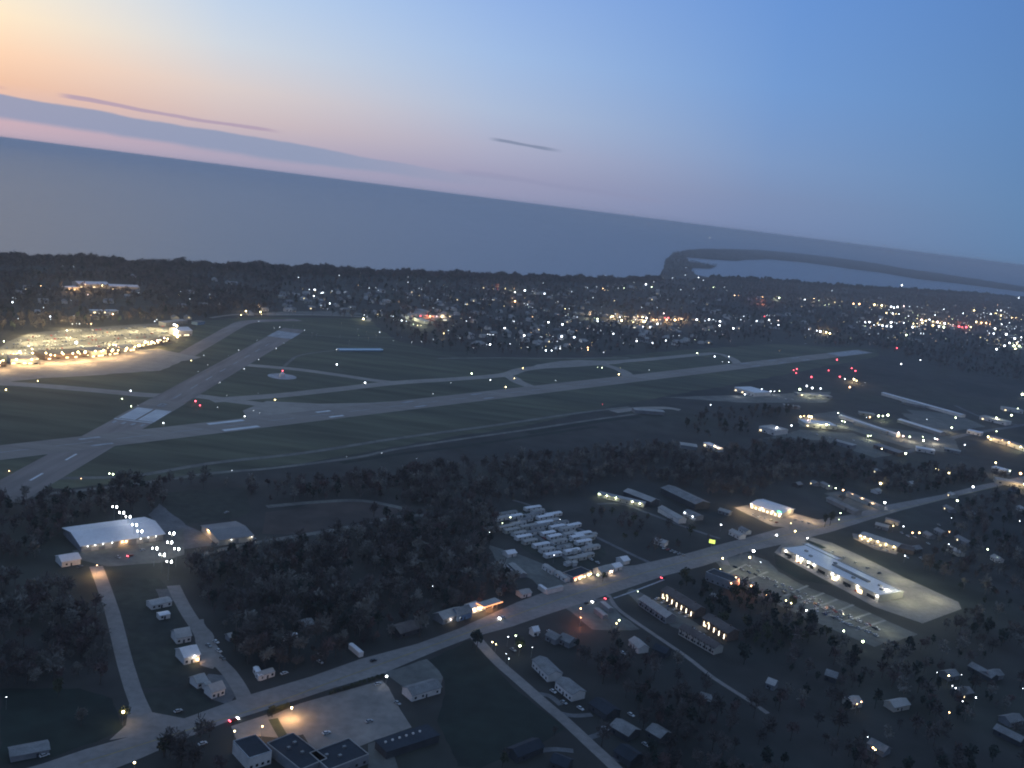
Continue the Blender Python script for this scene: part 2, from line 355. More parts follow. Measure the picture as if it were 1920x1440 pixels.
strip('gravel_track', [(500, 950), (600, 941), (680, 939), (760, 954)], 7, .05, DIRT)
strip('gravel_track', [(360, 1045), (440, 1025), (545, 1007), (640, 991), (740, 970), (800, 966)], 6, .055, DIRT)
sheet('field', [(500, 960), (590, 942), (690, 940), (760, 955), (735, 968), (640, 988), (545, 1003), (490, 1000)], .04, TANF, rag=3)
# circular pad of the beacon
c = G(529, 706); ring = [(c.x+20*math.cos(i*.2618), c.y+20*math.sin(i*.2618)) for i in range(24)]
sheet('beacon_pad', ring, .13, PAINTF, world=True)
sheet('runway_end_pad', rect(Q0, U2, V2, 585, 655, -21, 21), .17, PAINTF, world=True)
sheet('runway_end_pad', rect(P0, U, V, 1780, 1990, -19, 19), .24, PAINTF, world=True)
# painted markings: parts of their runway
def mark(O, u, v, s, t_, L, W, m, z=.26, name='painted_bar'):
    par = RW_MAIN if O is P0 else RW_OLD
    b = MB(); b.poly([tuple((O+u*a+v*c_)[:2])+(0,) for a, c_ in ((s, t_-W/2), (s+L, t_-W/2), (s+L, t_+W/2), (s, t_+W/2))])
    return b.build(name, m, par, (0, 0, z-par.location.z))
for s in (-20, ):
    mark(P0, U, V, s, 14.5, 46, 6.5, PAINT); mark(P0, U, V, s, -14.5, 46, 6.5, PAINT)
for s in (-166, 129): 
    for sg in (1, -1): mark(P0, U, V, s, sg*12.5, 22, 4.5, PAINT if s > 0 else PAINTF)
for s in (273, 412):
    for sg in (1, -1): mark(P0, U, V, s, sg*12.5, 22, 3.6, PAINTF)
for s in (1550, 1420, 1280):
    for sg in (1, -1): mark(P0, U, V, s, sg*13, 40, 4.5, PAINTF)
for s in range(-560, 1760, 61): mark(P0, U, V, s, 0, 36, .9, PAINTF, name='centre_dash')
for s in (-285, -220, 60, 121, 182, 243, 304, 365, 426, 487): mark(Q0, U2, V2, s, -1.0, 26 if s > 0 else 22, 1.4 if s > 0 else 2.2, PAINTF if s > 0 else PAINT, name='centre_dash')
for k in range(12):                               # threshold stripes of the old runway
    tt = -20.3+k*1.72*1.75+ (2.6 if k > 5 else 0)
    mark(Q0, U2, V2, -56, tt+1.1, 54, 2.5, PAINT, .30, 'threshold_stripe')
mark(Q0, U2, V2, -62, 0, 3, 41, PAINT, .30, 'threshold_bar')
for k in range(4): mark(Q0, U2, V2, -78, -15+k*10, 10, 3.4, PAINTF, .30, 'painted_arrow')
for sx, tx, L, W in ((14, 3, 15, 2.2), (14, -3, 5, 2.2), (24, -3, 5, 2.2), (20, 0, 2, 8), (27, 0, 2, 8), (14, 0, 2, 8)): mark(Q0, U2, V2, sx, tx-1, L, W, PAINTF, .30, 'painted_number')

# ------------------------------------------------------------------ roads and yards
top_e = [(-40, 1466), (80, 1432), (160, 1405), (255, 1378), (335, 1351), (467, 1303), (585, 1268), (675, 1236), (783, 1207), (860, 1179), (970, 1129), (1057, 1097), (1182, 1062), (1280, 1040), (1330, 1026), (1400, 1008), (1465, 990), (1530, 975), (1590, 966), (1657, 948), (1765, 928), (1840, 909), (1920, 893), (2040, 870)]
bot_e = [(2040, 882), (1920, 902), (1840, 919), (1765, 938), (1690, 957), (1620, 978), (1560, 997), (1500, 1012), (1470, 1020), (1392, 1037), (1320, 1061), (1245, 1080), (1120, 1122), (1027, 1152), (960, 1175), (882, 1196), (820, 1220), (716, 1264), (623, 1291), (572, 1308), (470, 1340), (422, 1355), (360, 1380), (250, 1428), (150, 1466), (60, 1500)]
MAIN = top_e+bot_e
sheet('road', MAIN, .10, ROAD)
for off, nm in ((-.25, 'centre_line'), (.25, 'centre_line')):
    ctr = [(150, 1432), (362, 1366), (520, 1316), (640, 1272), (870, 1189), (1000, 1141), (1110, 1104), (1215, 1072), (1360, 1033), (1480, 1002), (1640, 965), (1800, 929), (1920, 900)]
    strip(nm, [(a, b_+off) for a, b_ in ctr], .35, .13, YPAINT, excl=False)
strip('road', [(180, 1062), (189, 1085), (202, 1122), (214, 1160), (229, 1222), (240, 1262), (254, 1305), (272, 1345), (280, 1365)], 8.6, .09, ROAD)
sheet('road_junction', [(242, 1320), (262, 1300), (282, 1335), (345, 1347), (300, 1372), (205, 1388), (236, 1360)], .085, ROAD)
strip('driveway', [(325, 1098), (338, 1125), (352, 1150), (372, 1180), (392, 1210), (405, 1235), (430, 1262), (450, 1292), (462, 1318)], 8.5, .08, ROAD)
sheet('driveway', [(292, 1105), (334, 1102), (340, 1128), (300, 1128)], .07, DRIVE, rag=1)
sheet('driveway', [(355, 1165), (380, 1160), (400, 1195), (412, 1240), (400, 1255), (376, 1248), (366, 1205)], .07, ROAD, rag=1)
sheet('driveway', [(376, 1275), (395, 1262), (432, 1268), (445, 1300), (430, 1322), (400, 1312)], .06, DRIVE, rag=1)
sheet('parking_lot', [(500, 1346), (560, 1320), (640, 1297), (716, 1276), (728, 1288), (750, 1330), (772, 1364), (704, 1388), (668, 1402), (603, 1424), (582, 1400), (568, 1377), (529, 1388), (512, 1366)], .10, LOT)
sheet('parking_lot', [(433, 1362), (500, 1340), (512, 1358), (524, 1384), (485, 1380), (445, 1392)], .09, LOT)
sheet('parking_lot', [(720, 1262), (800, 1236), (832, 1268), (822, 1290), (770, 1296), (745, 1280)], .07, LOT2, rag=1)
sheet('parking_lot', [(690, 1395), (720, 1386), (740, 1420), (760, 1480), (690, 1480)], .07, LOT2)
strip('grass_verge', [(512, 1348), (530, 1380), (556, 1420), (575, 1460)], 5, .12, BUD, excl=False)
sheet('field', [(800, 1240), (882, 1199), (900, 1218), (960, 1288), (1024, 1338), (1060, 1368), (1000, 1400), (900, 1440), (860, 1440), (820, 1350), (835, 1300), (830, 1268)], .05, DARKF, excl=True, rag=1)
strip('road', [(888, 1190), (906, 1212), (935, 1243), (975, 1278), (1020, 1318), (1060, 1352), (1105, 1394), (1150, 1436), (1200, 1490)], 7.6, .09, ROAD)
for dl in ([(1040, 1335), (1075, 1342), (1110, 1340)], [(1075, 1408), (1040, 1405), (1010, 1408)], [(1098, 1385), (1125, 1376), (1135, 1362)], [(1130, 1420), (1165, 1425), (1180, 1412)], [(1000, 1300), (1030, 1305), (1052, 1322)]):
    strip('driveway', dl, 4, .085, DRIVE)
strip('road', [(1140, 1115), (1155, 1138), (1180, 1158), (1231, 1193), (1288, 1232), (1338, 1271), (1400, 1311), (1440, 1338)], 3.6, .09, ROAD)
sheet('parking_lot', [(1185, 1103), (1240, 1130), (1300, 1165), (1330, 1185), (1300, 1190), (1260, 1175), (1200, 1135), (1175, 1112)], .06, LOT2, rag=1)
strip('kerb_strip', [(1150, 1122), (1190, 1108), (1245, 1087)], 1.6, .14, PAINTF, excl=False)
sheet('parking_lot', [(1010, 1140), (1080, 1126), (1140, 1122), (1160, 1150), (1200, 1180), (1160, 1182), (1110, 1180), (1080, 1155), (1060, 1140)], .06, LOT2, rag=1)
sheet('parking_lot', [(917, 1022), (975, 1040), (1025, 1060), (1055, 1087), (1070, 1098), (1025, 1112), (995, 1085), (932, 1057)], .07, LOT2, rag=1)
sheet('parking_lot', [(1060, 1095), (1100, 1078), (1160, 1062), (1190, 1060), (1170, 1072), (1100, 1098)], .08, LOT)
strip('road', [(962, 938), (1000, 950), (1077, 987), (1120, 1008), (1165, 1030), (1220, 1056)], 4.2, .07, DRIVE)
strip('road', [(940, 965), (975, 985), (1020, 1015), (1060, 1045), (1085, 1070)], 5, .07, DRIVE)
sheet('mobile_home_park_ground', [(925, 965), (985, 940), (1030, 955), (1110, 1002), (1140, 1040), (1100, 1070), (1060, 1080), (1000, 1040), (945, 1000)], .05, LAWN, rag=2)
sheet('parking_lot', [(1377, 952), (1402, 947), (1480, 960), (1550, 979), (1547, 993), (1492, 990), (1450, 987), (1405, 966)], .09, LOT)
sheet('parking_lot', [(1516, 1006), (1560, 1018), (1615, 1043), (1700, 1085), (1797, 1129), (1803, 1142), (1730, 1169), (1640, 1138), (1540, 1084), (1452, 1036), (1466, 1020)], .09, LOT)
strip('grass_verge', [(1512, 1014), (1530, 1021), (1545, 1028)], 7, .12, DARKF, excl=False)
sheet('parking_lot', [(1340, 1052), (1400, 1036), (1440, 1052), (1460, 1072), (1500, 1095), (1600, 1135), (1722, 1190), (1640, 1212), (1540, 1172), (1440, 1125), (1400, 1108), (1370, 1085)], .07, LOT2, rag=1)
for a, b_ in (((1365, 1075), (1400, 1058)), ((1390, 1092), (1440, 1072)), ((1500, 1130), (1545, 1112)), ((1520, 1143), (1570, 1124)), ((1548, 1155), (1600, 1134)), ((1575, 1168), (1632, 1150)), ((1470, 1118), (1515, 1098)), ((1605, 1182), (1660, 1163))):
    strip('kerb_island', [a, b_], 2.2, .12, ISLE, excl=False, curve=False)
sheet('lawn', [(1452, 1040), (1480, 1047), (1560, 1090), (1560, 1098), (1500, 1088), (1455, 1062)], .08, DARKF)
sheet('parking_lot', [(1598, 1000), (1640, 1006), (1690, 1030), (1680, 1040), (1640, 1030), (1600, 1010)], .08, LOT)
sheet('parking_lot', [(1545, 925), (1580, 920), (1652, 950), (1640, 958), (1610, 958)], .06, LOT2)
sheet('parking_lot', [(1495, 782), (1570, 770), (1650, 800), (1790, 820), (1800, 850), (1700, 840), (1590, 805), (1500, 800)], .08, LOT2, rag=2)
sheet('parking_lot', [(1700, 768), (1790, 776), (1850, 800), (1760, 812)], .05, LOT2, rag=2)
sheet('parking_lot', [(1430, 822), (1500, 806), (1600, 812), (1700, 850), (1640, 858), (1540, 826)], .05, LOT2, rag=2)
sheet('parking_lot', [(1690, 775), (1740, 778), (1790, 800), (1770, 812), (1720, 800)], .09, DIRT, rag=2)
sheet('parking_lot', [(1240, 745), (1400, 740), (1560, 735), (1550, 755), (1400, 755)], .06, DIRT, rag=3)
strip('road', [(1700, 848), (1790, 820), (1850, 808), (1930, 795)], 10, .07, DRIVE)
strip('road', [(1790, 760), (1850, 785), (1930, 800)], 8, .07, DRIVE)
strip('road', [(1120, 945), (1165, 945), (1215, 962), (1290, 990), (1350, 1010)], 4.5, .06, DRIVE)
strip('road', [(1330, 1030), (1350, 1040), (1362, 1060)], 7, .11, ROAD)
sheet('field', [(205, 1080), (300, 1085), (350, 1165), (365, 1240), (380, 1270), (350, 1290), (262, 1290), (222, 1150)], .03, LAWN, rag=2)
sheet('field', [(260, 1300), (370, 1290), (400, 1325), (350, 1345), (280, 1340)], .032, LAWN, rag=1)
sheet('field', [(0, 1290), (150, 1290), (210, 1310), (232, 1370), (100, 1418), (0, 1436)], .03, DARKF, rag=1)
sheet('field', [(305, 925), (460, 912), (470, 960), (440, 972), (380, 980), (330, 985), (312, 960)], .04, LAWN, rag=2)
sheet('parking_lot', [(135, 1032), (300, 1008), (345, 990), (345, 1040), (300, 1055), (200, 1062), (150, 1050)], .06, LOT2, rag=1)
sheet('parking_lot', [(278, 965), (300, 945), (350, 985), (395, 1005), (400, 1022), (345, 1030), (310, 1000)], .055, DRIVE, rag=1)
sheet('parking_lot', [(-20, 668), (15, 640), (60, 624), (200, 612), (330, 604), (322, 628), (262, 652), (190, 662), (60, 674)], .14, LOT2, rag=2)
sheet('parking_lot', [(500, 585), (640, 583), (700, 590), (500, 592)], .04, DIRT)

# ------------------------------------------------------------------ building blocks
def wmesh(L, D, h, gable):
    b = MB(); a, d = L/2, D/2
    b.poly([(-a,-d,0),(a,-d,0),(a,-d,h),(-a,-d,h)]); b.poly([(a,d,0),(-a,d,0),(-a,d,h),(a,d,h)])
    if gable:
        b.poly([(a,-d,0),(a,d,0),(a,d,h),(a,0,h+gable),(a,-d,h)]); b.poly([(-a,d,0),(-a,-d,0),(-a,-d,h),(-a,0,h+gable),(-a,d,h)])
    else:
        b.poly([(a,-d,0),(a,d,0),(a,d,h),(a,-d,h)]); b.poly([(-a,d,0),(-a,-d,0),(-a,-d,h),(-a,d,h)])
    return b
def rmesh(L, D, h, gable, ov=.5, th=.25, parapet=0):
    b = MB(); a, d = L/2+ov, D/2+ov
    if gable:
        k = gable/(D/2)*ov
        P = [(-d, h-k), (0, h+gable), (d, h-k)]
        for z in (0.03, th): pass
        lo = [(y, z+.03) for y, z in P]; up = [(y, z+.03+th) for y, z in P]
        sec = lo+up[::-1]
        b.v += [(-a, y, z) for y, z in sec]+[(a, y, z) for y, z in sec]; n = 6
        b.f += [(0,1,4,5), (1,2,3,4), (6+5,6+4,6+1,6+0), (6+4,6+3,6+2,6+1)]; b.m += [0]*4
        for i in range(n): j = (i+1) % n; b.f.append((i, 6+i, 6+j, j)[::-1]); b.m.append(0)
    elif parapet:
        a, d = L/2-.35, D/2-.35
        b.box(-a, a, -d, d, h-.35, h-.05)
    else:
        b.box(-a, a, -d, d, h+.02, h+th)
    return b
WINM = {}
def pmesh(kind, w_, h_, m):
    k = (kind, w_, h_, m.name)
    if k not in WINM:
        b = MB(); b.box(-w_/2, w_/2, -.06, .06, 0, h_); WINM[k] = b.mesh(kind, m)
    return WINM[k]
def house(A_, B_, D, h, gable=0, wm=WHITE, rm=RGREY, label='', cat='building', name='house', wins=3, lit=(), group=None,
          door=True, parapet=0, side=1, winm=WIN, ov=.5, fl=1, extra=None, ww=1.3, wh=1.3, frontdoor=None):
    """A_, B_: ground ends of the wall nearest the camera (photo points or world Vectors)"""
    a = A_ if isinstance(A_, Vector) else G(*A_); c = B_ if isinstance(B_, Vector) else G(*B_)
    u = (c-a); L = u.length; u = u/L; n = Vector((-u.y, u.x, 0))
    if n.dot((a+c)/2) < 0: n = -n; u = -u; a, c = c, a
    cen = (a+c)/2+n*D/2
    e = empty(name, (cen.x, cen.y, .02), math.atan2(u.y, u.x)); tag(e, label, cat, group)
    wmesh(L, D, h, gable).build('wall', wm, e)
    rmesh(L, D, h, gable, ov if not parapet else 0, .25, parapet).build('roof', rm, e)
    if parapet:
        b = MB()
        for (x0, x1, y0, y1) in ((-L/2, L/2, -D/2, -D/2+.35), (-L/2, L/2, D/2-.35, D/2), (-L/2, -L/2+.35, -D/2+.351, D/2-.351), (L/2-.35, L/2, -D/2+.351, D/2-.351)):
            b.box(x0, x1, y0, y1, h, h+.45)
        b.build('parapet', PAINTF if parapet == 2 else RLIGHT, e)
    if wins:
        for f in range(fl):
            for i in range(wins):
                x_ = -L/2+L*(i+.5)/wins
                if door and f == 0 and i == wins//2: continue
                k = f*wins+i
                link('window', pmesh('window', ww, wh, winm if k in lit else GLASS), e, (x_, -D/2-.05, f*3+1.0))
    if door:
        link('door', pmesh('door', 1.1 if L < 40 else 3.2, 2.1 if L < 40 else 3.0, DKW), e, (0 if wins else L*.2, -D/2-.055, .02))
    EXCL.append([tuple((a+u*i+n*j)[:2]) for i, j in ((-3, -12-6*(h > 4.9)), (L+3, -12-6*(h > 4.9)), (L+3, D+3), (-3, D+3))])
    return e, u, n, L
def wall_light(e, u, n, L, D, px_list, z, m, r=.35, on=None, power=0, col_=WARM, name='wall_lamp'):
    """lamps fixed along the near wall: positions as fractions of its length"""
    inv = Matrix.Rotation(-e.rotation_euler[2], 4, 'Z')
    for f in px_list:
        b = MB(); b.ball(0, 0, 0, r); o = b.build(name, m, e, (-L/2+L*f, -D/2-.5, z))
        if power:
            w_ = e.location+Matrix.Rotation(e.rotation_euler[2], 4, 'Z') @ Vector((-L/2+L*f, -D/2-1.6, z)); lamp(w_.x, w_.y, w_.z, col_, power, .3)
# vehicles
def car_meshes(m):
    b = MB(); L, W = 4.5, 1.8
    prof = [(-L/2, .35), (-L/2, .85), (-L/2+.3, .98), (L/2-1.1, .95), (L/2-.15, .8), (L/2, .6), (L/2, .35)]
    for s in (1,):
        n = len(prof); b.v += [(x_, -W/2, z) for x_, z in prof]+[(x_, W/2, z) for x_, z in prof]
        b.f += [tuple(range(n)), tuple(range(2*n-1, n-1, -1))]; b.m += [0, 0]
        for i in range(n): j = (i+1) % n; b.f.append((i, i+n, j+n, j)[::1]); b.m.append(0)
    body = b.mesh('car_body', m)
    b = MB(); lo = [(-1.75, -.8), (1.0, -.8), (1.0, .8), (-1.75, .8)]; up = [(-1.35, -.66), (.35, -.66), (.35, .66), (-1.35, .66)]
    b.v = [(x_, y, .97) for x_, y in lo]+[(x_, y, 1.45) for x_, y in up]
    for i in range(4): j = (i+1) % 4; b.f.append((i, j, j+4, i+4)); b.m.append(1)
    b.f.append((4, 5, 6, 7)); b.m.append(0)
    cab = b.mesh('car_cabin', m, GLASS)
    return body, cab
CM = [car_meshes(m) for m in CARC]
b = MB(); b.v = [(.33*math.cos(i*.785), -.11, .33*math.sin(i*.785)) for i in range(8)]+[(.33*math.cos(i*.785), .11, .33*math.sin(i*.785)) for i in range(8)]
b.f = [tuple(range(8)), tuple(range(15, 7, -1))]+[(i, (i+1) % 8, (i+1) % 8+8, i+8) for i in range(8)]; b.m = [0]*10
WHEEL = b.mesh('wheel', TYRE)
b = MB(); b.box(-.06, .06, -.2, .2, 0, .18); HEADL = b.mesh('headlight', LWB); TAILL = b.mesh('tail_light', LR)
b = MB(); b.ball(0, 0, .1, .42); HEADG = b.mesh('headlight', LWB); 
b = MB(); b.ball(0, 0, .1, .38); TAILG = b.mesh('tail_light', LR)
CN = ['white', 'silver', 'black', 'red', 'blue', 'grey']
def car(p, rz, k, label, group=None, lights='', parts=True, name='car', sc=1.0):
    e = empty(name, (p.x, p.y, .14), rz); tag(e, label, 'car', group); e.scale = (sc, sc, sc)
    link('body', CM[k][0], e); link('cabin', CM[k][1], e)
    if parts:
        for sx in (-1.4, 1.35):
            for sy in (-.82, .82): link('wheel', WHEEL, e, (sx, sy, .33))
    if 'h' in lights:
        for sy in (-.6, .6): link('headlight', HEADG, e, (2.28, sy, .62))
    if 't' in lights:
        for sy in (-.6, .6): link('tail_light', TAILG, e, (-2.28, sy, .68))
    return e
def pang(x, y, ddx, ddy):
    """ground direction of a photo direction at a photo point"""
    a, c = G(x, y), G(x+ddx, y+ddy); return math.atan2(c.y-a.y, c.x-a.x)
# ------------------------------------------------------------------ buildings near the airfield and road
def wl(x, y): return G(x, y)
# hangar with the row of lamps
e, u, n, L = house((152, 1036), (306, 1013), 38, 5.2, 3.4, GREYW, RWHITE, 'long white metal hangar with a row of lamps under its front eave', 'hangar', 'hangar', wins=0, door=False, ov=1.2)
wall_light(e, u, n, L, 38, [.07, .16, .25, .36, .71, .80, .90], 4.2, LW, .28, 1, 160, WWHITE)
wall_light(e, u, n, L, 38, [.48, .53], 3.6, LO, .5, 1, 420, SOD)
link('roller_door', pmesh('roller_door', 7, 4.4, CREAM), e, (0, -19.06, .02))
for f in (-.34, -.18, .2, .36): link('roller_door', pmesh('roller_door', 5, 3.9, RLIGHT), e, (f*L, -19.06, .02))
house((116, 1064), (151, 1058), 12, 4, 2.2, WHITE, RWHITE, 'small white roofed shed beside the end of the long hangar', 'shed', 'shed', wins=2)
e, u, n, L = house((410, 1024), (474, 1015), 33, 4.6, 2.0, CREAM, RTAN, 'tan roofed hangar with its end wall lit orange', 'hangar', 'hangar', wins=0, door=False, ov=.8)
wall_light(e, u, n, L, 33, [.35, .95], 4, LW, .22, 1, 200, WWHITE)
link('roller_door', pmesh('roller_door', 8, 3.8, GREYW), e, (-2, -16.56, .02))
p = G(395, 1012); lamp(p.x-4, p.y+4, 6, SOD, 3600, .5)
# houses along the curved drive
house((284, 1144), (322, 1136), 8, 3, 1.2, WHITE, RLIGHT, 'pale roofed trailer home at the top of the curved drive', 'house', 'trailer_home', wins=4, lit=(), ov=.2)
house((299, 1163), (319, 1159), 5, 2.8, .6, WHITE, RWHITE, 'short white camper just below the pale trailer home', 'camper', 'camper', wins=2, ov=.1)
house((331, 1208), (358, 1203), 10, 4, 3.2, WHITE, RLIGHT, 'pale hip roofed house beside the curved drive above the lit white house', 'house', wins=3)
e, u, n, L = house((345, 1247), (374, 1240), 12, 4.5, 3, WHITE, RWHITE, 'white two gabled house with a bright lamp at its corner', 'house', wins=3, lit=(2,), frontdoor=True)
wall_light(e, u, n, L, 12, [.62], 4.4, LWB, .38, 1, 300, WWHITE); wall_light(e, u, n, L, 12, [.86], 1.4, LO, .42, 1, 240, SOD)
house((370, 1292), (388, 1286), 8, 3.5, 2.2, WHITE, RLIGHT, 'left wing of white cottages near the curve end', 'house', 'cottage', wins=2)
house((388, 1297), (396, 1294), 5, 3, 1.2, WHITE, RLIGHT, 'narrow white link shed between two cottages', 'shed', 'shed', wins=0)
house((397, 1311), (421, 1303), 8, 4, 2.6, WHITE, RLIGHT, 'right white cottage with pale roof near the drive mouth', 'house', 'cottage', wins=3)
house((474, 1260), (484, 1277), 3, 2.8, .5, WHITE, RWHITE, 'white travel trailer standing at an angle near the road', 'trailer', 'travel_trailer', wins=2, ov=.1, door=False)
house((488, 1277), (515, 1268), 5, 2.8, 1.2, WHITE, RLIGHT, 'low pale trailer home right of the angled travel trailer', 'house', 'trailer_home', wins=3, ov=.1)
house((530, 1203), (558, 1196), 3, 2.2, .5, WHITE, RWHITE, 'slim white trailer alone in the dark wood clearing', 'trailer', 'travel_trailer', wins=2, ov=.05, door=False)
house((653, 1216), (673, 1233), 3, 2.8, .5, WHITE, RWHITE, 'white box trailer parked at the wood edge above the road', 'trailer', 'box_trailer', wins=0, ov=.05, door=False)
house((430, 1204), (437, 1202), 5, 3, 1.5, GREYW, RLIGHT, 'little grey shed alone at the edge of the central wood', 'shed', 'shed', wins=0)
house((750, 1198), (790, 1186), 12, 3.6, 2.4, DKW, RBROWN, 'dark brown roofed house under trees above the road', 'house', wins=3)
house((572, 1184), (590, 1178), 9, 3.2, 2, DKW, RGREY, 'grey roofed house deep among the trees', 'house', wins=2)
# store fronts by the road
e, u, n, L = house((830, 1172), (868, 1160), 10, 4, 2.6, GREYW, RLIGHT, 'grey gabled shop left of the glowing fuel canopy', 'building', 'shop', wins=3)
wall_light(e, u, n, L, 10, [.35, .75], 2.6, LP, .32, 1, 300, WWHITE)
e, u, n, L = house((858, 1166), (884, 1158), 9, 4.5, 3.2, BLUEW, RGREY, 'bluish gabled house wing leaning on the grey shop', 'building', 'shop', wins=2)
e, u, n, L = house((884, 1152), (906, 1145), 8, 4, 0, WHITE, RWHITE, 'white corner shop brightly lit beside the fuel canopy', 'building', 'shop', wins=2, lit=(0,1), door=False, parapet=1)
wall_light(e, u, n, L, 8, [.15, .5, .85], 3.3, LP, .5, 1, 500, WARM)
def canopy(A_, B_, D, h, label):
    a, c = G(*A_), G(*B_); u = (c-a); L = u.length; u /= L; n = Vector((-u.y, u.x, 0)); n = n if n.dot(a) > 0 else -n
    if n.dot(Vector((-u.y, u.x, 0))) < 0: u = -u
    cen = (a+c)/2+n*D/2; e = empty('fuel_canopy', (cen.x, cen.y, .15), math.atan2(u.y, u.x)); tag(e, label, 'canopy')
    b = MB(); b.box(-L/2, L/2, -D/2, D/2, h, h+.5); b.build('canopy_roof', RLIGHT, e)
    b = MB(); b.box(-L/2, L/2, -D/2-.12, -D/2-.02, h-.1, h+.7); b.build('fascia', ORF, e)
    b = MB(); b.box(-L/2-.12, -L/2-.02, -D/2, D/2, h-.1, h+.7); b.build('fascia', ORF, e)
    for sx in (-.35, .35):
        for sy in (-.25, .25): b = MB(); b.cyl(L*sx, D*sy, 0, h, .18, .18); b.build('column', STEEL, e)
    for sx in (-.2, .2): b = MB(); b.box(L*sx-.4, L*sx+.4, -.3, .3, 0, 1.8); b.build('fuel_pump', WHITE, e)
    lamp(cen.x, cen.y, h-.6, (1,.45,.2), 4500, .5); return e
canopy((906, 1152), (941, 1141), 8, 4.6, 'fuel canopy with glowing orange red fascia beside the road')
e, u, n, L = house((1074, 1093), (1108, 1081), 11, 4.2, 0, GREYW, RDARK, 'small roadside store with yellow and red lit front', 'building', 'shop', wins=4, lit=(0,1,2,3), winm=WIN, door=False, parapet=1, wh=2, ww=1.8)
b = MB(); b.box(-L/2, 0, -5.75, -5.6, 3.4, 3.9); b.build('neon_strip', NEON, e)
wall_light(e, u, n, L, 11, [.3, .45, .8, .95], 2.7, LY, .42, 1, 450, WARM)
e, u, n, L = house((1127, 1083), (1150, 1076), 9, 4, 2.4, WHITE, RLIGHT, 'white gabled house with a pink lit porch by the road', 'house', wins=3, lit=(0,))
wall_light(e, u, n, L, 9, [.75], 3, LP, .75, 1, 700, WARM)
house((1152, 1072), (1166, 1068), 7, 3.2, 1.8, WHITE, RWHITE, 'small white outbuilding behind the house with the lit porch', 'building', 'outbuilding', wins=1)
house((1168, 1060), (1180, 1057), 8, 3.5, 2, WHITE, RWHITE, 'rounded white dome shed near the mobile homes', 'shed', 'shed', wins=0, door=False)
house((1008, 1104), (1022, 1114), 3, 3, .4, WHITE, RWHITE, 'white semi trailer angled beside the verge', 'trailer', 'box_trailer', wins=0, ov=.02, door=False)
house((1026, 1115), (1056, 1107), 3, 3, .4, WHITE, RLIGHT, 'long pale trailer parked along the road edge', 'trailer', 'box_trailer', wins=0, ov=.02, door=False)
house((978, 1122), (996, 1118), 7, 3, 1.5, WHITE, RLIGHT, 'low white house left of the angled semi trailer', 'house', wins=2)
# long buildings of the mobile home park edge
for k, (a_, b_) in enumerate((((1016, 1066), (1034, 1078)), ((1039, 1079), (1059, 1092)))):
    house(a_, b_, 5, 3, .8, WHITE, RLIGHT, ('upper', 'lower')[k]+' of two pale trailers end to end above the road', 'trailer', 'trailer_home', wins=3, ov=.1)
for k, (a_, b_) in enumerate((((933, 1062), (950, 1078)), ((952, 1064), (974, 1084)))):
    house(a_, b_, 5+k, 3, .9, GREYW, RLIGHT, ('left', 'right')[k]+' of two grey trailers at the yard west of the mobile homes', 'trailer', 'trailer_home', wins=2, ov=.1)
house((952, 1046), (968, 1043), 7, 3, 1.5, WHITE, RWHITE, 'white roofed shed at the head of the trailer yard', 'shed', 'shed', wins=1)
# mobile home park
mh = [(1001, 955), (1011, 961), (968, 971), (988, 977), (1004, 968), (1013, 990), (1038, 979), (1055, 983), (1066, 994), (1030, 1003), (1042, 1009), (1051, 1018), (996, 1018), (951, 991), (962, 997), (976, 1003), (956, 965), (984, 1010), (1071, 1004), (1085, 1010), (1096, 1019), (1101, 1045), (1084, 1050), (1024, 972), (1078, 988), (1062, 1028), (1095, 1004), (1111, 1030), (945, 974), (1040, 967), (1023, 983), (1103, 1012), (993, 990), (974, 985), (1008, 1000)]
mh0 = [G(*q) for q in mh]; PARK = px_poly([(932, 966), (985, 944), (1030, 955), (1104, 1004), (1132, 1040), (1096, 1062), (1062, 1060), (1000, 1024), (945, 990)])
for x_, y_ in [(940+i*9+j*11, 962+j*9+i*(-1.6)+(i % 2)*4) for j in range(11) for i in range(9)]:
    p = G(x_, y_)
    if not inside(np.array([[p.x, p.y]]), PARK)[0]: continue
    a_ = pang(x_, y_, 10, -1.9)
    if all(abs((p-q).x*math.cos(a_)+(p-q).y*math.sin(a_)) > 17.5 or abs(-(p-q).x*math.sin(a_)+(p-q).y*math.cos(a_)) > 6.6 for q in mh0): mh0.append(p); mh.append((x_, y_))
print('mobile homes', len(mh))
for k, (x_, y_) in enumerate(mh):
    an = pang(x_, y_, 10, -1.9)+random.uniform(-.05, .05); Lh = random.choice((17, 19, 15)); c_ = G(x_, y_+2); d = Vector((math.cos(an), math.sin(an), 0))*Lh/2
    wc, rc = random.choice(((WHITE, RLIGHT), (WHITE, RWHITE), (CREAM, RLIGHT), (WHITE, RWHITE), (WHITE, RGREY)))
    house(c_-d, c_+d, 4.6, 2.7, .55, wc, rc, f'{dict(white_siding="white", cream_siding="cream", grey_wall="grey")[wc.name]} mobile home in the packed rows of the park', 'mobile home', 'mobile_home', wins=3, lit=(1,) if k % 9 == 3 else (), ov=.15, group='mobile homes in the packed park rows')
for k, (x_, y_) in enumerate(((1063, 1063), (1075, 1062), (1062, 1032), (1103, 1028), (1076, 1040), (1112, 1008))):
    house((x_, y_), (x_+7, y_-2), 4, 2.6, .8, WHITE, RLIGHT, 'small white shed between the mobile homes', 'shed', 'shed', wins=0, door=False, group='white sheds between the mobile homes')
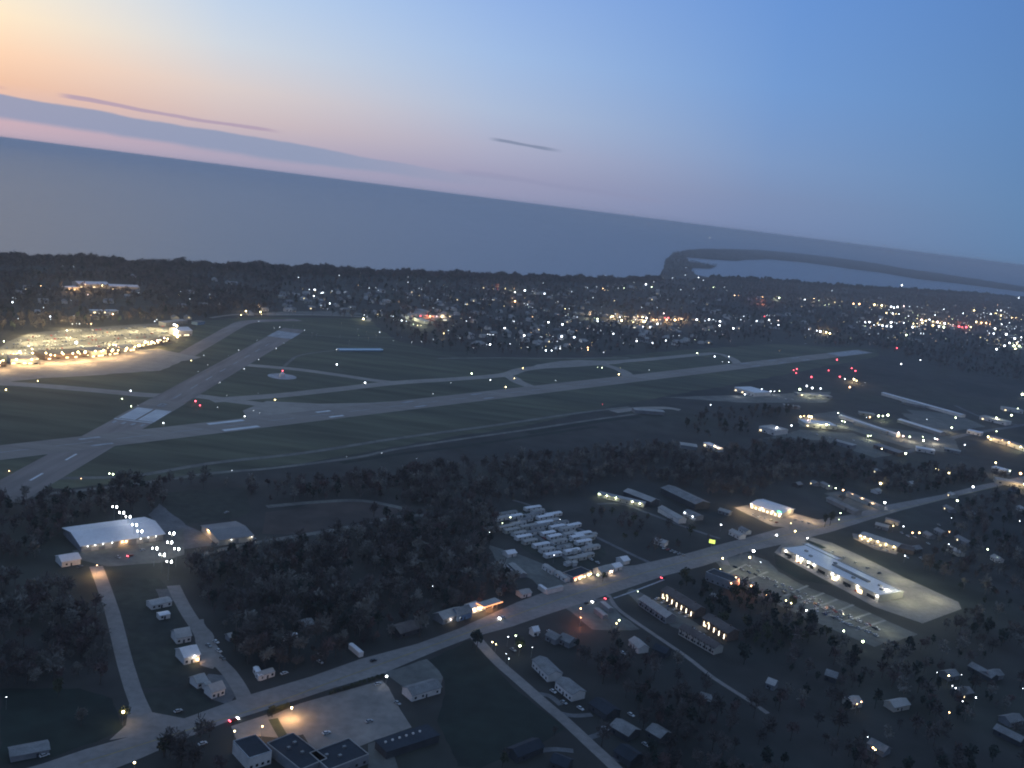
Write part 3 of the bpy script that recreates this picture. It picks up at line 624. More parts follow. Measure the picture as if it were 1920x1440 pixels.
# farm complex and neighbours
e, u, n, L = house((1120, 932), (1206, 952), 8, 4, 0, CREAM, RLIGHT, 'low long building with greenish lamps along its front', 'building', 'workshop', wins=7, door=False)
wall_light(e, u, n, L, 8, [.03, .2, .4, .76, .92], 3.8, LG, .62, 1, 450, GREENISH)
house((1168, 930), (1219, 950), 14, 5, 2.2, DKW, RLIGHT, 'grey roofed barn directly behind the lamp lit workshop', 'barn', 'barn', wins=0, door=False)
house((1238, 925), (1302, 956), 20, 6, 2.5, DKW, RGREY, 'largest dark grey barn behind the white shed', 'barn', 'barn', wins=0)
house((1233, 960), (1272, 982), 9, 4.5, 2.0, WHITE, RLIGHT, 'white walled long shed in front of the dark barn', 'shed', 'long_shed', wins=0)
e, u, n, L = house((1280, 966), (1303, 977), 11, 4, 1.5, GREYW, RGREY, 'grey shed with two white lamps beside the dark barn', 'shed', 'shed', wins=2)
wall_light(e, u, n, L, 11, [.15, .8], 3.6, LW, .6, 1, 400, COOL)
house((1366, 1002), (1386, 1012), 8, 3.6, 1.8, WHITE, RLIGHT, 'white sided house by the road below the bright store', 'house', wins=3)
house((1384, 996), (1398, 1003), 7, 3.2, 1.6, WHITE, RGREY, 'smaller white house right of the roadside pair', 'house', wins=2)
house((1346, 962), (1366, 968), 8, 3.2, 1.6, GREYW, RLIGHT, 'pale grey bungalow left of the bright store lot', 'house', wins=3)
house((1226, 1020), (1246, 1026), 8, 3.4, 1.6, WHITE, RLIGHT, 'pale bungalow in the field above the parked cars', 'house', wins=2)
# bright store with the green sign
e, u, n, L = house((1406, 953), (1464, 972), 29, 5, 1.6, CREAM, RWHITE, 'bright store with pale roof and a small green sign', 'store', 'store', wins=8, lit=tuple(range(8)), winm=WINW, door=False, ov=1, wh=2.2, ww=2.2)
wall_light(e, u, n, L, 29, [.04, .38, .72, .98], 4.4, LP, .5, 1, 500, WARM)
b = MB(); b.box(L/2-4.5, L/2-.5, -15.3, -15.1, 4.6, 7.2); b.build('sign', LGR, e)
for q in ((1400, 962), (1440, 975), (1485, 968), (1520, 978), (1390, 955)): poollight(*q, 8, WARM, 6500)
# large store
a0, a1 = (1464, 1038), (1646, 1129)
e, u, n, L = house(a0, a1, 31, 5.5, 0, CREAM, RWHITE, 'very long white roofed store with lamps along its front', 'store', 'store', wins=0, door=False, parapet=1)
wall_light(e, u, n, L, 31, [.05, .18, .23, .30, .36, .55, .61, .80, .985], 4.6, LWB, .6, 1, 420, WWHITE)
for f in (.2, .58, .82): link('entrance', pmesh('entrance', 6, 3, WIN), e, (-L/2+L*f, -15.57, .02))
for f in (.08, .32, .44, .7, .93): link('window', pmesh('window', 8, 2.6, GLASS), e, (-L/2+L*f, -15.57, .5))
b = MB(); b.box(-L*.08, L*.28, -.8, 2.6, 5.45, 6.6); b.build('roof_monitor', RGREY, e)
for fx, fy in ((-.38, 2), (-.28, -4), (-.1, 6), (.18, -6), (.36, 4), (.42, -2)): b = MB(); b.box(L*fx-1.4, L*fx+1.4, fy-1.2, fy+1.2, 5.44, 6.7); b.build('roof_unit', STEEL, e)
ab = G(*a0)+n*31.05; house(ab-u*4, ab+u*L*.34, 8, 5.3, 0, CREAM, RWHITE, 'deeper north end block of the very long store', 'store', 'store_annex', wins=0, door=False, parapet=1)
for q in ((1560, 1030), (1620, 1055), (1690, 1090), (1750, 1125), (1700, 1130)): poollight(*q, 14, GREENISH, 9000)
for q in ((1380, 1072), (1420, 1070), (1470, 1090), (1530, 1125), (1600, 1155), (1660, 1185)): poollight(*q, 12, GREENISH, 3200)
for q in ((1680, 1108), (1660, 1118)): poollight(*q, 6, WWHITE, 2600)
# store right of the road
e, u, n, L = house((1610, 1012), (1680, 1035), 15, 5, 1.5, CREAM, RLIGHT, 'long store with pale blue roof and yellow lamps right of the crossroads', 'store', 'store', wins=6, lit=(0, 1, 3), door=False)
wall_light(e, u, n, L, 15, [.03, .14, .3, .5, .72, .93], 4.4, LY, .55, 1, 450, WARM)
house((1682, 1034), (1712, 1041), 16, 4, 1.5, BRICK, RBROWN, 'reddish brown roofed extension at the right end of the store', 'building', 'extension', wins=2)
house((1640, 990), (1664, 996), 9, 3.6, 1.6, GREYW, RLIGHT, 'grey building behind the long store', 'building', 'workshop', wins=2)
e, u, n, L = house((1659, 979), (1684, 986), 6, 3.4, 1, CREAM, RTAN, 'warm lit low garage row beside the road', 'building', 'garage', wins=0); poollight(1668, 985, 5, WARM, 1200)
# apartment blocks with lit stairwells
def apartments(A_, B_, nst, label, mat_=BRICK, lit=True, D=11, h=6.2, rm=RBROWN):
    e, u, n, L = house(A_, B_, D, h, 2.4, mat_, rm, label, 'apartment block', 'apartment_block', wins=nst*2, fl=2, door=False, lit=(1, nst*2+2) if lit else (), ov=.6)
    for i in range(nst):
        x_ = -L/2+L*(i+.45)/nst
        b = MB(); b.box(-.38, .38, -.08, .08, .8, 4.2); b.build('stairwell_window' if lit else 'stairwell_door', WINB if lit else GLASS, e, (x_, -D/2-.14, 0))
        if lit and i % 2 == 0:
            w_ = e.location+Matrix.Rotation(e.rotation_euler[2], 4, 'Z') @ Vector((x_, -D/2-2, 3)); lamp(w_.x, w_.y, 3, WARM, 90, .3)
    for i in range(2): b = MB(); b.box(L*(.3-i*.6)-.5, L*(.3-i*.6)+.5, 1, 2, h+1.2, h+3); b.build('chimney', BRICK, e)
    return e
apartments((1238, 1121), (1300, 1160), 7, 'brown apartment block with seven tall lit stairwell windows')
apartments((1315, 1173), (1362, 1203), 5, 'brown apartment block with five tall lit stairwell windows')
apartments((1197, 1135), (1247, 1170), 5, 'unlit grey roofed apartment block beside the narrow lane', GREYW, False, 9, 5, RLIGHT)
apartments((1272, 1190), (1338, 1228), 6, 'unlit brownish apartment block at the lower end of the lane', CREAM, False, 9, 5, RBROWN)
e, u, n, L = house((1321, 1088), (1370, 1107), 13, 7, 0, GREYW, RDARK, 'dark flat roofed block with pale side wall and orange lit end', 'building', 'warehouse', wins=5, door=False, parapet=2)
wall_light(e, u, n, L, 13, [.985], 6, LO, .5); p = G(1384, 1100); lamp(p.x+1, p.y, 5, REDL, 6000, .5)
house((1331, 1123), (1357, 1133), 6, 3, 1, GREYW, RLIGHT, 'low grey garage row under trees behind the dark block', 'building', 'garage', wins=2)
house((1113, 1148), (1130, 1162), 4, 3, .5, GREYW, RLIGHT, 'left of two long grey trailers beside the orange lit yard', 'trailer', 'box_trailer', wins=0, door=False, ov=.05)
house((1124, 1136), (1140, 1149), 4, 3, .5, GREYW, RLIGHT, 'right of two long grey trailers beside the orange lit yard', 'trailer', 'box_trailer', wins=0, door=False, ov=.05)
# foreground bottom
e, u, n, L = house((465, 1446), (508, 1432), 17, 6.5, 0, WHITE, RDARK, 'flat dark roofed office with white parapet walls at the bottom edge', 'building', 'office', wins=4, parapet=2, door=False)
e, u, n, L = house((562, 1462), (612, 1440), 28, 5, 0, GREYW, RDARK, 'dark roofed store wing beside the big car park', 'building', 'store', wins=3, parapet=1)
for q in ((-2, 4), (1, -3), (3, 6)): b = MB(); b.box(q[0]-.8, q[0]+.8, q[1]-.7, q[1]+.7, 5, 6); b.build('roof_unit', STEEL, e)
e, u, n, L = house((615, 1462), (690, 1432), 17, 5, 0, GREYW, RDARK, 'dark roofed main store along the low side of the car park', 'building', 'store', wins=5, parapet=1)
for q in ((-6, 2), (-1, -2), (5, 3)): b = MB(); b.box(q[0]-.8, q[0]+.8, q[1]-.7, q[1]+.7, 5, 6); b.build('roof_unit', STEEL, e)
e, u, n, L = house((724, 1424), (822, 1392), 11, 4.2, 0, DKW, RDARK, 'long dark flat roofed store with a row of roof vents', 'building', 'store', wins=0, parapet=0)
for k in range(6): b = MB(); b.box(-L/2+3+k*4.2, -L/2+4+k*4.2, 1, 1.9, 4.4, 5.2); b.build('roof_vent', WHITE, e)
e, u, n, L = house((772, 1316), (826, 1300), 10, 4, 2.2, WHITE, RGREY, 'white walled house at the edge of the dark field', 'house', wins=4)
house((20, 1430), (92, 1416), 8, 3, 1, GREYW, RGREY, 'long low grey shed at the bottom left corner', 'shed', 'long_shed', wins=0)
# duplexes on the side street
e, u, n, L = house((997, 1250), (1026, 1279), 10, 4.6, 1.8, WHITE, RGREY, 'upper grey roofed duplex with white long wall on the side street', 'house', 'duplex', wins=5)
e, u, n, L = house((1040, 1291), (1071, 1316), 10, 4.6, 1.8, WHITE, RGREY, 'lower grey roofed duplex with white long wall on the side street', 'house', 'duplex', wins=5)
hs = [((1104, 1330), (1136, 1352), 11, 'dark house with pale roof edge east of the duplexes', DKW, RDARK), ((1142, 1372), (1176, 1392), 11, 'dark roofed house between the drive and the dirt yard', DKW, RGREY),
      ((1178, 1170+40), (1196, 1226), 8, 'white gabled cottage in the dark lots below the parking', WHITE, RLIGHT), ((1222, 1226), (1246, 1236), 9, 'dark house with faint roof lines right of the white cottage', DKW, RDARK),
      ((970, 1432), (1018, 1412), 9, 'dark house with pale roof ridge at the bottom of the field', DKW, RDARK), ((1046, 1206), (1066, 1216), 9, 'grey roofed house above the duplexes near the lit trees', GREYW, RGREY),
      ((1022, 1200), (1040, 1210), 8, 'small grey house left of its taller neighbour near the road', GREYW, RGREY), ((1000, 1194), (1010, 1192), 5, 'tiny white shed close to the main road', WHITE, RWHITE),
      ((1150, 1420), (1180, 1440), 11, 'dark bottom house next to the side street', DKW, RDARK), ((1210, 1380), (1236, 1396), 10, 'dark house with white porch right of the side street', DKW, RGREY),
      ((1030, 1440), (1060, 1452), 9, 'lowest dark house at the picture bottom', DKW, RDARK), ((1310, 1320), (1330, 1326), 8, 'faint grey house at the end of the narrow lane', DKW, RGREY),
      ((1435, 1290), (1450, 1296), 7, 'pale shed right of the narrow lane end', GREYW, RLIGHT), ((1545, 1275), (1566, 1282), 9, 'grey roofed house in the dark wood at lower right', DKW, RGREY)]
for a_, b_, D, lb, w_, r_ in hs: house(a_, b_, D, 3.8, 2.2, w_, r_, lb, 'house' if 'shed' not in lb else 'shed', 'house' if 'shed' not in lb else 'shed', wins=2)
# right side houses among trees
rs = [(1774, 958, 14), (1822, 970, 14), (1757, 1002, 12), (1785, 1038, 16), (1800, 1018, 18), (1722, 1036, 11), (1735, 1008, 10), (1835, 1268, 18), (1868, 1276, 14), (1886, 1388, 16), (1905, 1362, 13), (1690, 1333, 14), (1812, 1310, 12), (1606, 1328, 9), (1788, 1276, 10), (1640, 1412, 10), (1642, 888, 12), (1648, 926, 10), (1712, 912, 10), (1500, 914, 10), (1522, 910, 8), (1910, 958, 12), (1862, 1052, 9), (1905, 922, 10), (1780, 932, 9)]
nm = ['by the through road', 'right of the crossroads', 'beside the lit yard', 'at lower right among trees']
for k, (x_, y_, L_) in enumerate(rs):
    an = pang(x_, y_, 10, random.choice((5, 5.5, -2))); d = Vector((math.cos(an), math.sin(an), 0))*L_/2; c_ = G(x_, y_)
    wc, rc, wn = random.choice(((WHITE, RLIGHT, 'white'), (GREYW, RGREY, 'grey'), (CREAM, RLIGHT, 'cream'), (DKW, RGREY, 'dark')))
    z_ = 'in the lower right dark wood' if y_ > 1150 else ('right of the crossroads' if y_ > 950 else 'above the through road at right')
    house(c_-d, c_+d, 8, 3.4, 2, wc, rc, f'{wn} house {z_}', 'house', wins=2, lit=(0,) if k % 4 == 0 else (), group='scattered houses '+z_)
for a_, b_, lb in (((1585, 930), (1649, 957), 'long narrow cream roofed building with a lamp at its end'), ((1537, 911), (1551, 918), 'short pale shed in line above the long cream building')):
    house(a_, b_, 7, 4, 1.4, CREAM, RTAN if 'long' in lb else RWHITE, lb, 'building', 'long_shed', wins=0)
for q in ((1600, 930), (1618, 938), (1637, 947)): poollight(q[0]-3, q[1]+4, 5, WARM, 1500)
e, u, n, L = house((1548, 940), (1602, 966), 9, 4, 1.5, GREYW, RGREY, 'long grey shed parallel to the cream building', 'building', 'long_shed', wins=0)
# industrial estate
ind = [((1376, 733), (1414, 744), 45, 7, 0, WHITE, RWHITE, 'large white factory nearest the runway end', 6), ((1422, 808), (1452, 817), 34, 7, 0, WHITE, RLIGHT, 'white fronted warehouse left of the lit yard', 4),
       ((1276, 841), (1306, 845), 16, 4.5, 1.5, GREYW, RLIGHT, 'grey shed beside the small lit store', 0), ((1318, 836), (1345, 848), 10, 4.5, 0, WHITE, RWHITE, 'small bright store beside the grey shed', 4),
       ((1508, 800), (1568, 806), 26, 6, 0, CREAM, RWHITE, 'pale roofed depot in the bright yard', 5), ((1572, 783), (1680, 820), 9, 4.5, 1, WHITE, RWHITE, 'longest narrow storage row in the estate', 0),
       ((1600, 796), (1660, 815), 9, 4.2, 1, GREYW, RLIGHT, 'shorter narrow storage row below the longest one', 0), ((1652, 741), (1802, 783), 12, 5, 1, WHITE, RWHITE, 'very long thin white shed at the estate top', 0),
       ((1682, 792), (1762, 817), 14, 5, 1.5, GREYW, RWHITE, 'long pale roofed hall in the middle of the estate', 0), ((1637, 840), (1684, 856), 18, 5, 1.5, BRICK, RTAN, 'brown hall at the front of the estate', 3),
       ((1836, 786), (1886, 798), 24, 6, 0, WHITE, RLIGHT, 'white roofed plant at the right of the estate', 4), ((1850, 824), (1925, 848), 18, 6, 0, CREAM, RTAN, 'right edge warehouse with many warm lamps', 5),
       ((1612, 778), (1640, 782), 14, 4, 0, GREYW, RLIGHT, 'small grey office between storage rows', 2), ((1495, 742), (1560, 748), 14, 4, 0, GREYW, RLIGHT, 'low grey terminal right of the large white factory', 4),
       ((1812, 812), (1838, 818), 16, 5, 0, WHITE, RWHITE, 'white workshop left of the right edge warehouse', 3), ((1880, 770), (1918, 776), 20, 6, 0, WHITE, RLIGHT, 'pale hall at the right edge above the plant', 4), ((1560, 832), (1596, 842), 14, 5, 0, GREYW, RLIGHT, 'pale roofed workshop at the lower left of the estate', 3), ((1718, 846), (1752, 852), 14, 5, 0, WHITE, RWHITE, 'white block right of the brown hall', 3), ((1770, 846), (1800, 852), 12, 4, 1, GREYW, RLIGHT, 'small grey block near the through road end', 2), ((1470, 764), (1500, 768), 12, 4, 0, GREYW, RLIGHT, 'low grey shed below the large white factory', 2), ((1190, 775), (1245, 779), 14, 5, 1, GREYW, RLIGHT, 'low pale shed alone by the field tracks', 0), ((1866, 906), (1920, 916), 16, 5, 1, CREAM, RLIGHT, 'cream building at the right edge with warm lamp', 3),
       ((1858, 882), (1886, 890), 14, 5, 0, WHITE, RWHITE, 'small bright white block near the right edge', 3), ((1690, 757), (1735, 766), 10, 4, 1, GREYW, RLIGHT, 'small pale shed under the very long thin shed', 0)]
for a_, b_, D, h, g_, w_, r_, lb, wn in ind: house(a_, b_, D, h, g_, w_, r_, lb, 'building', 'industrial_building', wins=wn, lit=(0, 2) if wn > 3 else (), door=wn > 0, ww=3, wh=2, parapet=0)
for x_, y_, c_, pw in ((1382, 744, COOL, 3000), (1450, 740, COOL, 3000), (1515, 745, GREENISH, 9000), (1540, 747, GREENISH, 5000), (1342, 846, WARM, 5000), (1518, 785, WARM, 16000), (1540, 805, GREENISH, 9000), (1580, 800, GREENISH, 9000), (1455, 812, COOL, 4000), (1632, 825, GREENISH, 7000), (1690, 822, WARM, 7000), (1708, 828, WWHITE, 9000), (1752, 832, WWHITE, 14000), (1655, 790, GREENISH, 5000), (1785, 812, WWHITE, 6000), (1855, 828, WARM, 12000), (1885, 838, WARM, 12000), (1910, 846, GREENISH, 9000), (1868, 792, GREENISH, 6000), (1600, 716, WARM, 30000), (1867, 892, WWHITE, 6000), (1908, 916, WARM, 8000)):
    poollight(x_, y_, 9, c_, pw, .8)

# ------------------------------------------------------------------ terminal, apron buildings
term = [((20, 684), (72, 684), 26, 7, CREAM, RTAN, 'tan terminal building at the left end of the apron'), ((84, 676), (166, 670), 30, 7, BRICK, RBROWN, 'longest orange lit terminal hall on the apron'),
        ((172, 671), (200, 668), 26, 9, CREAM, RGREY, 'taller terminal hall right of the long orange one'), ((204, 667), (226, 664), 24, 6, BRICK, RBROWN, 'brown lit hangar in the middle of the apron row'),
        ((232, 661), (258, 657), 22, 6, CREAM, RGREY, 'cream hangar right of the middle of the apron row'), ((266, 650), (290, 646), 18, 5, CREAM, RLIGHT, 'small cream hangar near the apron corner'),
        ((294, 645), (320, 640), 16, 5, BRICK, RBROWN, 'reddish small hangar at the apron corner'), ((334, 631), (360, 630), 26, 9, WHITE, RWHITE, 'white round topped hangar beside the floodlights'), ((-40, 690), (12, 688), 20, 6, BRICK, RBROWN, 'dark lit building at the left edge of the apron')]
for a_, b_, D, h, w_, r_, lb in term:
    e, u, n, L = house(a_, b_, D, h, 4 if 'round' in lb else 0, w_, r_, lb, 'building', 'terminal' if 'terminal' in lb else 'hangar', wins=5, lit=(0, 2, 3), winm=WIN, door=False, ww=4, wh=1.6)
    if 'round' not in lb: wall_light(e, u, n, L, D, [.2, .75] if L < 40 else [.12, .4, .62, .9], h+.2, LY, 1.0)
for x_, y_ in ((5, 688), (30, 680), (48, 680), (70, 678), (90, 676), (104, 676), (118, 676), (140, 674), (150, 672), (163, 671), (188, 668), (210, 665), (238, 662), (262, 655), (282, 648), (300, 646)):
    poollight(x_, y_+6, 10, (1, .66, .30), 15000, .8)
for x_, y_, pw in ((328, 630, 26000), (330, 634, 12000), (8, 700, 6000), (60, 690, 6000), (120, 690, 9000), (170, 685, 9000), (220, 675, 9000)): poollight(x_, y_, 10, WARM, pw, .8)
for x_, y_ in ((20, 660), (55, 645), (90, 640), (130, 635), (170, 630), (210, 625), (250, 622), (290, 618), (110, 655), (160, 650), (210, 645), (250, 640), (60, 630), (130, 618), (310, 622), (40, 665)):
    poollight(x_, y_, 14, (1, .80, .42), 62000, .8)
e, u, n, L = house((310, 612), (352, 607), 14, 6, 0, GREYW, RLIGHT, 'grey block behind the floodlit white hangar', 'building', 'industrial_building', wins=3, door=False)
house((370, 610), (384, 608), 12, 5, 0, BLUEW, RGREY, 'bluish shed by the airfield gate road', 'building', 'shed', wins=0, door=False)
# school beyond the parking
for a_, b_, D, h, g_, lb in (((147, 540), (205, 541), 30, 8, 4, 'white roofed school hall lit warm at its left end'), ((205, 543), (262, 545), 26, 7, 3, 'right white roofed wing of the far school'), ((128, 545), (150, 544), 18, 6, 0, 'low warm lit annex left of the far school'), ((172, 588), (222, 588), 12, 5, 0, 'low flat building with pale roof strip below the school')):
    house(a_, b_, D, h, g_, CREAM, RWHITE, lb, 'school' if 'school' in lb else 'building', 'school_building', wins=5, lit=(0,) if 'right' in lb else (0, 2), door=False, ww=4, wh=2)
for x_, y_, pw in ((135, 545, 30000), (160, 545, 30000), (190, 545, 22000), (240, 545, 9000)): poollight(x_, y_+2, 8, SOD, pw, 1)
# blue roofed long building on the airfield
e, u, n, L = house((636, 659), (718, 659), 9, 3.5, 0, BLUEW, RBLUE, 'very long low pale blue roofed shed on the airfield', 'building', 'long_shed', wins=0, door=False)
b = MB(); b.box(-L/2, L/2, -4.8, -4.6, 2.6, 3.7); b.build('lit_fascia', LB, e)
# beacon on the circular pad
c = G(529, 706); e = empty('beacon_hut', (c.x, c.y, .14)); tag(e, 'white round beacon hut with a red lamp on the circular pad', 'beacon')
b = MB(); b.cyl(0, 0, 0, 4, 4, 4, 12); b.build('hut', WHITE, e); b = MB(); b.cyl(0, 0, 4, 7.5, 2.4, .3, 12); b.build('cone', RWHITE, e); b = MB(); b.ball(0, 0, 8.2, .9); b.build('lamp_head', LR, e)
# lit roadside billboard
p = G(1333, 1029); e = empty('billboard', (p.x, p.y, 0), R(-14)); tag(e, 'bright yellow green lit billboard on a post by the road', 'billboard')
b = MB(); b.cyl(0, .3, 0, 5.2, .28, .25, 8); b.build('post', STEEL, e); b = MB(); b.box(-2.7, 2.7, .1, .5, 5, 8.6); b.build('frame', DKW, e); b = MB(); b.box(-2.6, 2.6, .02, .08, 5.1, 8.5); b.build('panel', BILL, e)

# ------------------------------------------------------------------ cars
RD = lambda x, y: pang(x, y, 10, -3.3)
DN = lambda x, y: pang(x, y, 10, 6.5)
cars = [(391, 1212, 0, 1, 'white car left in the cluster beside the drive'), (405, 1205, 0, 0, 'white car at the top of the cluster beside the drive'), (410, 1222, 0, 0, 'white car in the middle of the cluster beside the drive'), (417, 1236, 0, 5, 'grey car at the bottom of the cluster beside the drive'),
 (533, 1264, 1, 0, 'white car on the little lot above the road'), (601, 1229, 0, 0, 'upper white car near the road behind the trees'), (600, 1243, 0, 1, 'lower silver car near the road behind the trees'), (612, 1376, 1, 0, 'white car alone in the left of the big car park'), (692, 1354, 1, 1, 'silver car alone in the middle of the big car park'),
 (708, 1284, 1, 1, 'silver car at the upper corner of the big car park'), (745, 1320, 0, 1, 'silver car at the right edge of the big car park'), (380, 1396, 1, 0, 'white car on the near verge of the main road'), (334, 1335, 1, 1, 'silver car on the lawn above the main road'),
 (1052, 1292+4, 0, 1, 'silver car beside the upper duplex drive'), (1037, 1298, 0, 0, 'white car parked between duplexes and street'), (1057, 1319, 0, 1, 'silver car left of the lower duplex wall'), (1088, 1330, 0, 0, 'white van like car behind the lower duplex'), (1135, 1368, 0, 0, 'white car on the drive below the dirt yard'), (1183, 1342, 0, 0, 'white boat shaped car at the end of the dark house'), (1210, 1398, 0, 1, 'silver car by the dark house with porch'), (1004, 1408, 0, 0, 'white car on the short drive at the field bottom'), (1044, 1428, 0, 0, 'white car near the lowest dark house'),
 (83, 1418, 1, 0, 'white boat like vehicle beside the bottom left shed'), (1168, 1230-4, 0, 0, 'white car beside the white cottage in dark lots'), (1030, 1186, 0, 0, 'white car just off the main road'), (1007, 1186, 0, 0, 'white car beside the tiny white shed'), (962, 1220, 0, 1, 'silver car under the glowing tree'),
 (222, 1046, 0, 1, 'silver car before the hangar front'), (267, 1033, 1, 1, 'silver car under the hangar lamps at right'), (150, 1064, 1, 5, 'grey car near the hangar shed'), (475, 1012, 1, 0, 'white car at the right end of the tan hangar'), (425, 962, 1, 1, 'silver truck in the field behind the tan hangar'),
 (1100, 1132, 1, 2, 'dark car entering from the lower yard')]
for x_, y_, dr, k, lb in cars: car(G(x_, y_), (RD if dr else DN)(x_, y_), k, lb)
car(G(438, 1352), RD(430, 1350), 3, 'red car with tail lights leaving the yard onto the road', lights='ht')
car(G(244, 1043), RD(245, 1040), 3, 'red car glowing before the hangar door', lights='t')
car(G(941, 1160), RD(940, 1158)+math.pi, 0, 'car with headlights on driving left on the main road', lights='h')
car(G(1114, 1129), RD(1114, 1129)+math.pi, 1, 'silver car with headlights on at the yard mouth', lights='h')
car(G(1138, 1123), RD(1138, 1123), 3, 'red tailed car waiting on the kerb side', lights='t')
car(G(1243, 1084), RD(1243, 1084), 2, 'dark car with tail lights on the far side of the road', lights='t')
car(G(1458, 1004), RD(1458, 1004)+math.pi, 0, 'approaching car with pink headlights near the bright store', lights='h')
car(G(1281, 1070), RD(1281, 1070), 5, 'grey car driving right past the dark block')
car(G(700, 1240), RD(700, 1240), 2, 'black car driving above the big car park')
rows = [('cars in the rows of the striped parking', [(1380+i*16, 1082+i*7.2) for i in range(3)]+[(1405+i*17, 1064+i*8) for i in range(2)]+[(1470+i*20, 1112+i*9.5) for i in range(6)]+[(1378+i*13, 1064+i*5) for i in range(5)]+[(1440+i*14, 1086+i*6) for i in range(8)]+[(1455+i*15, 1100+i*7) for i in range(9)]+[(1520+i*15, 1128+i*6.4) for i in range(9)]+[(1530+i*16, 1146+i*6.6) for i in range(8)]+[(1560+i*17, 1140+i*8) for i in range(6)]+[(1590+i*20, 1172+i*7) for i in range(3)], 0),
 ('cars parked along the apartment blocks', [(1232+i*11, 1124+i*6.6) for i in range(6)]+[(1300+i*9, 1182+i*5.6) for i in range(4)], 1),
 ('cars before the long store', [(1480+i*18, 1047+i*8.8) for i in range(8)]+[(1560+i*22, 1036+i*10) for i in range(5)], 1),
 ('cars outside the bright store', [(1412+i*11, 966+i*3.6) for i in range(5)]+[(1490+i*13, 976+i*3) for i in range(3)], 1),
 ('cars lined up beside the pale bungalow', [(1245+i*7, 1029+i*2.6) for i in range(6)], 1),
 ('cars along the blue roofed store', [(1618+i*11, 1016+i*4.2) for i in range(5)], 1),
 ('cars in the yards right of the crossroads', [(1690, 1000), (1702, 1006), (1715, 1008), (1740, 1020), (1760, 985), (1800, 1040), (1818, 1046), (1700, 1046), (1727, 1048)], 0),
 ('cars among the mobile homes', [(1020, 1010), (1036, 1022), (1048, 1034), (1070, 1048), (1090, 1036), (1068, 1014), (1054, 1000), (1010, 983), (984, 967), (1108, 1050), (1120, 1056), (1076, 1070)], 0),
 ('cars in the estate yards', [(1460+i*13, 748+i*.6) for i in range(5)]+[(1520+i*12, 812+i*3) for i in range(5)]+[(1600+i*16, 826+i*2) for i in range(5)]+[(1720+i*14, 838) for i in range(4)], 0)]
for lb, pts, dr in rows:
    for i, (x_, y_) in enumerate(pts):
        k = (i*7+len(lb)) % 6; k = k if random.random() < .3 else random.choice((0, 0, 1))
        car(G(x_, y_), (RD if dr else DN)(x_, y_)+random.choice((0, math.pi)), k, f"{CN[k]} car among the {lb[5:] if lb.startswith('cars ') else lb}", lb, parts=y_ > 950)
# airport car park: single cars near, the rest one mass
simple = []
for k in range(6):
    b = MB(); b.box(-2.25, 2.25, -.9, .9, .3, .95); b.box(-1.5, .9, -.75, .75, .95, 1.45); simple.append(b.mesh('car', CARC[k]))
mass = []
for r_ in range(9):
    y0 = 616+r_*6.2
    for i in range(46):
        x_ = 12+i*7+random.uniform(-1, 1); y_ = y0-(x_-20)*(.055)+6
        p = G(x_, y_)
        if random.random() < .3 or not inside(np.array([[p.x, p.y]]), px_poly([(0, 668), (20, 642), (60, 628), (200, 614), (325, 606), (318, 626), (262, 648), (190, 655), (60, 664)]))[0]: continue
        mass.append((p.x, p.y, random.randrange(6)))
mass.sort(key=lambda q: q[1]); AC = DN(150, 640)
for x_, y_, k in mass[:150]:
    o = link('car', simple[k], None, (x_, y_, .16), AC+random.gauss(0, .05)); tag(o, f'{CN[k]} car in the floodlit rows of the airport car park', 'car', 'cars in the airport car park')
b = MB()
for x_, y_, k in mass[150:]: b.box(x_-2, x_+2, y_-1, y_+1, .4, 1.4, k)
if mass[150:]: tag(b.build('parked_cars', CARC, None, (0, 0, 0)), 'farther rows of cars filling the airport car park', 'cars', None, 'stuff')
# ------------------------------------------------------------------ lamps
def lamp_mesh(code, r, h, dim=False):
    b = MB(); b.cyl(0, 0, 0, h-r*.8, max(.09, r*.16), max(.07, r*.12), 4, 0); b.ball(0, 0, h, r, 1); return b.mesh('street_lamp', STEEL, (CODE_DIM if dim else CODE)[code])
LM = {}
def pole_lamp(x, y, code='W', k=1.0, h=8, name='street_lamp', label=None, cat='street lamp', group=None, power=0, pc=None):
    p = G(x, y, h); d = dist(p); dim = k <= 1 and d > 900; r = max(.2, d*.00036*k)*(1.0 if d < 4500 else .85)*random.uniform(.6, 1.35); r = round(r*4)/4 if r > .8 else round(r, 1)
    key = (code, r, h, dim)
    if key not in LM: LM[key] = lamp_mesh(code, max(r, .2), h, dim)
    o = link(name, LM[key], None, (p.x, p.y, .02)); tag(o, label, cat, group)
    if power: lamp(p.x, p.y, h-.5, pc or WARM, power, .4)
    return o
def parse(txt, ox, oy, sc):
    out = []
    for w_ in txt.split():
        q = w_.split(','); c = q[2] if len(q) > 2 else 'W'; k = 1.0
        if c and c[-1] == '+': k = 1.9; c = c[:-1] or 'W'
        if c and c[-1] == '-': k = .7; c = c[:-1] or 'W'
        out.append((ox+float(q[0])/sc, oy+float(q[1])/sc, c or 'W', k))
    return out
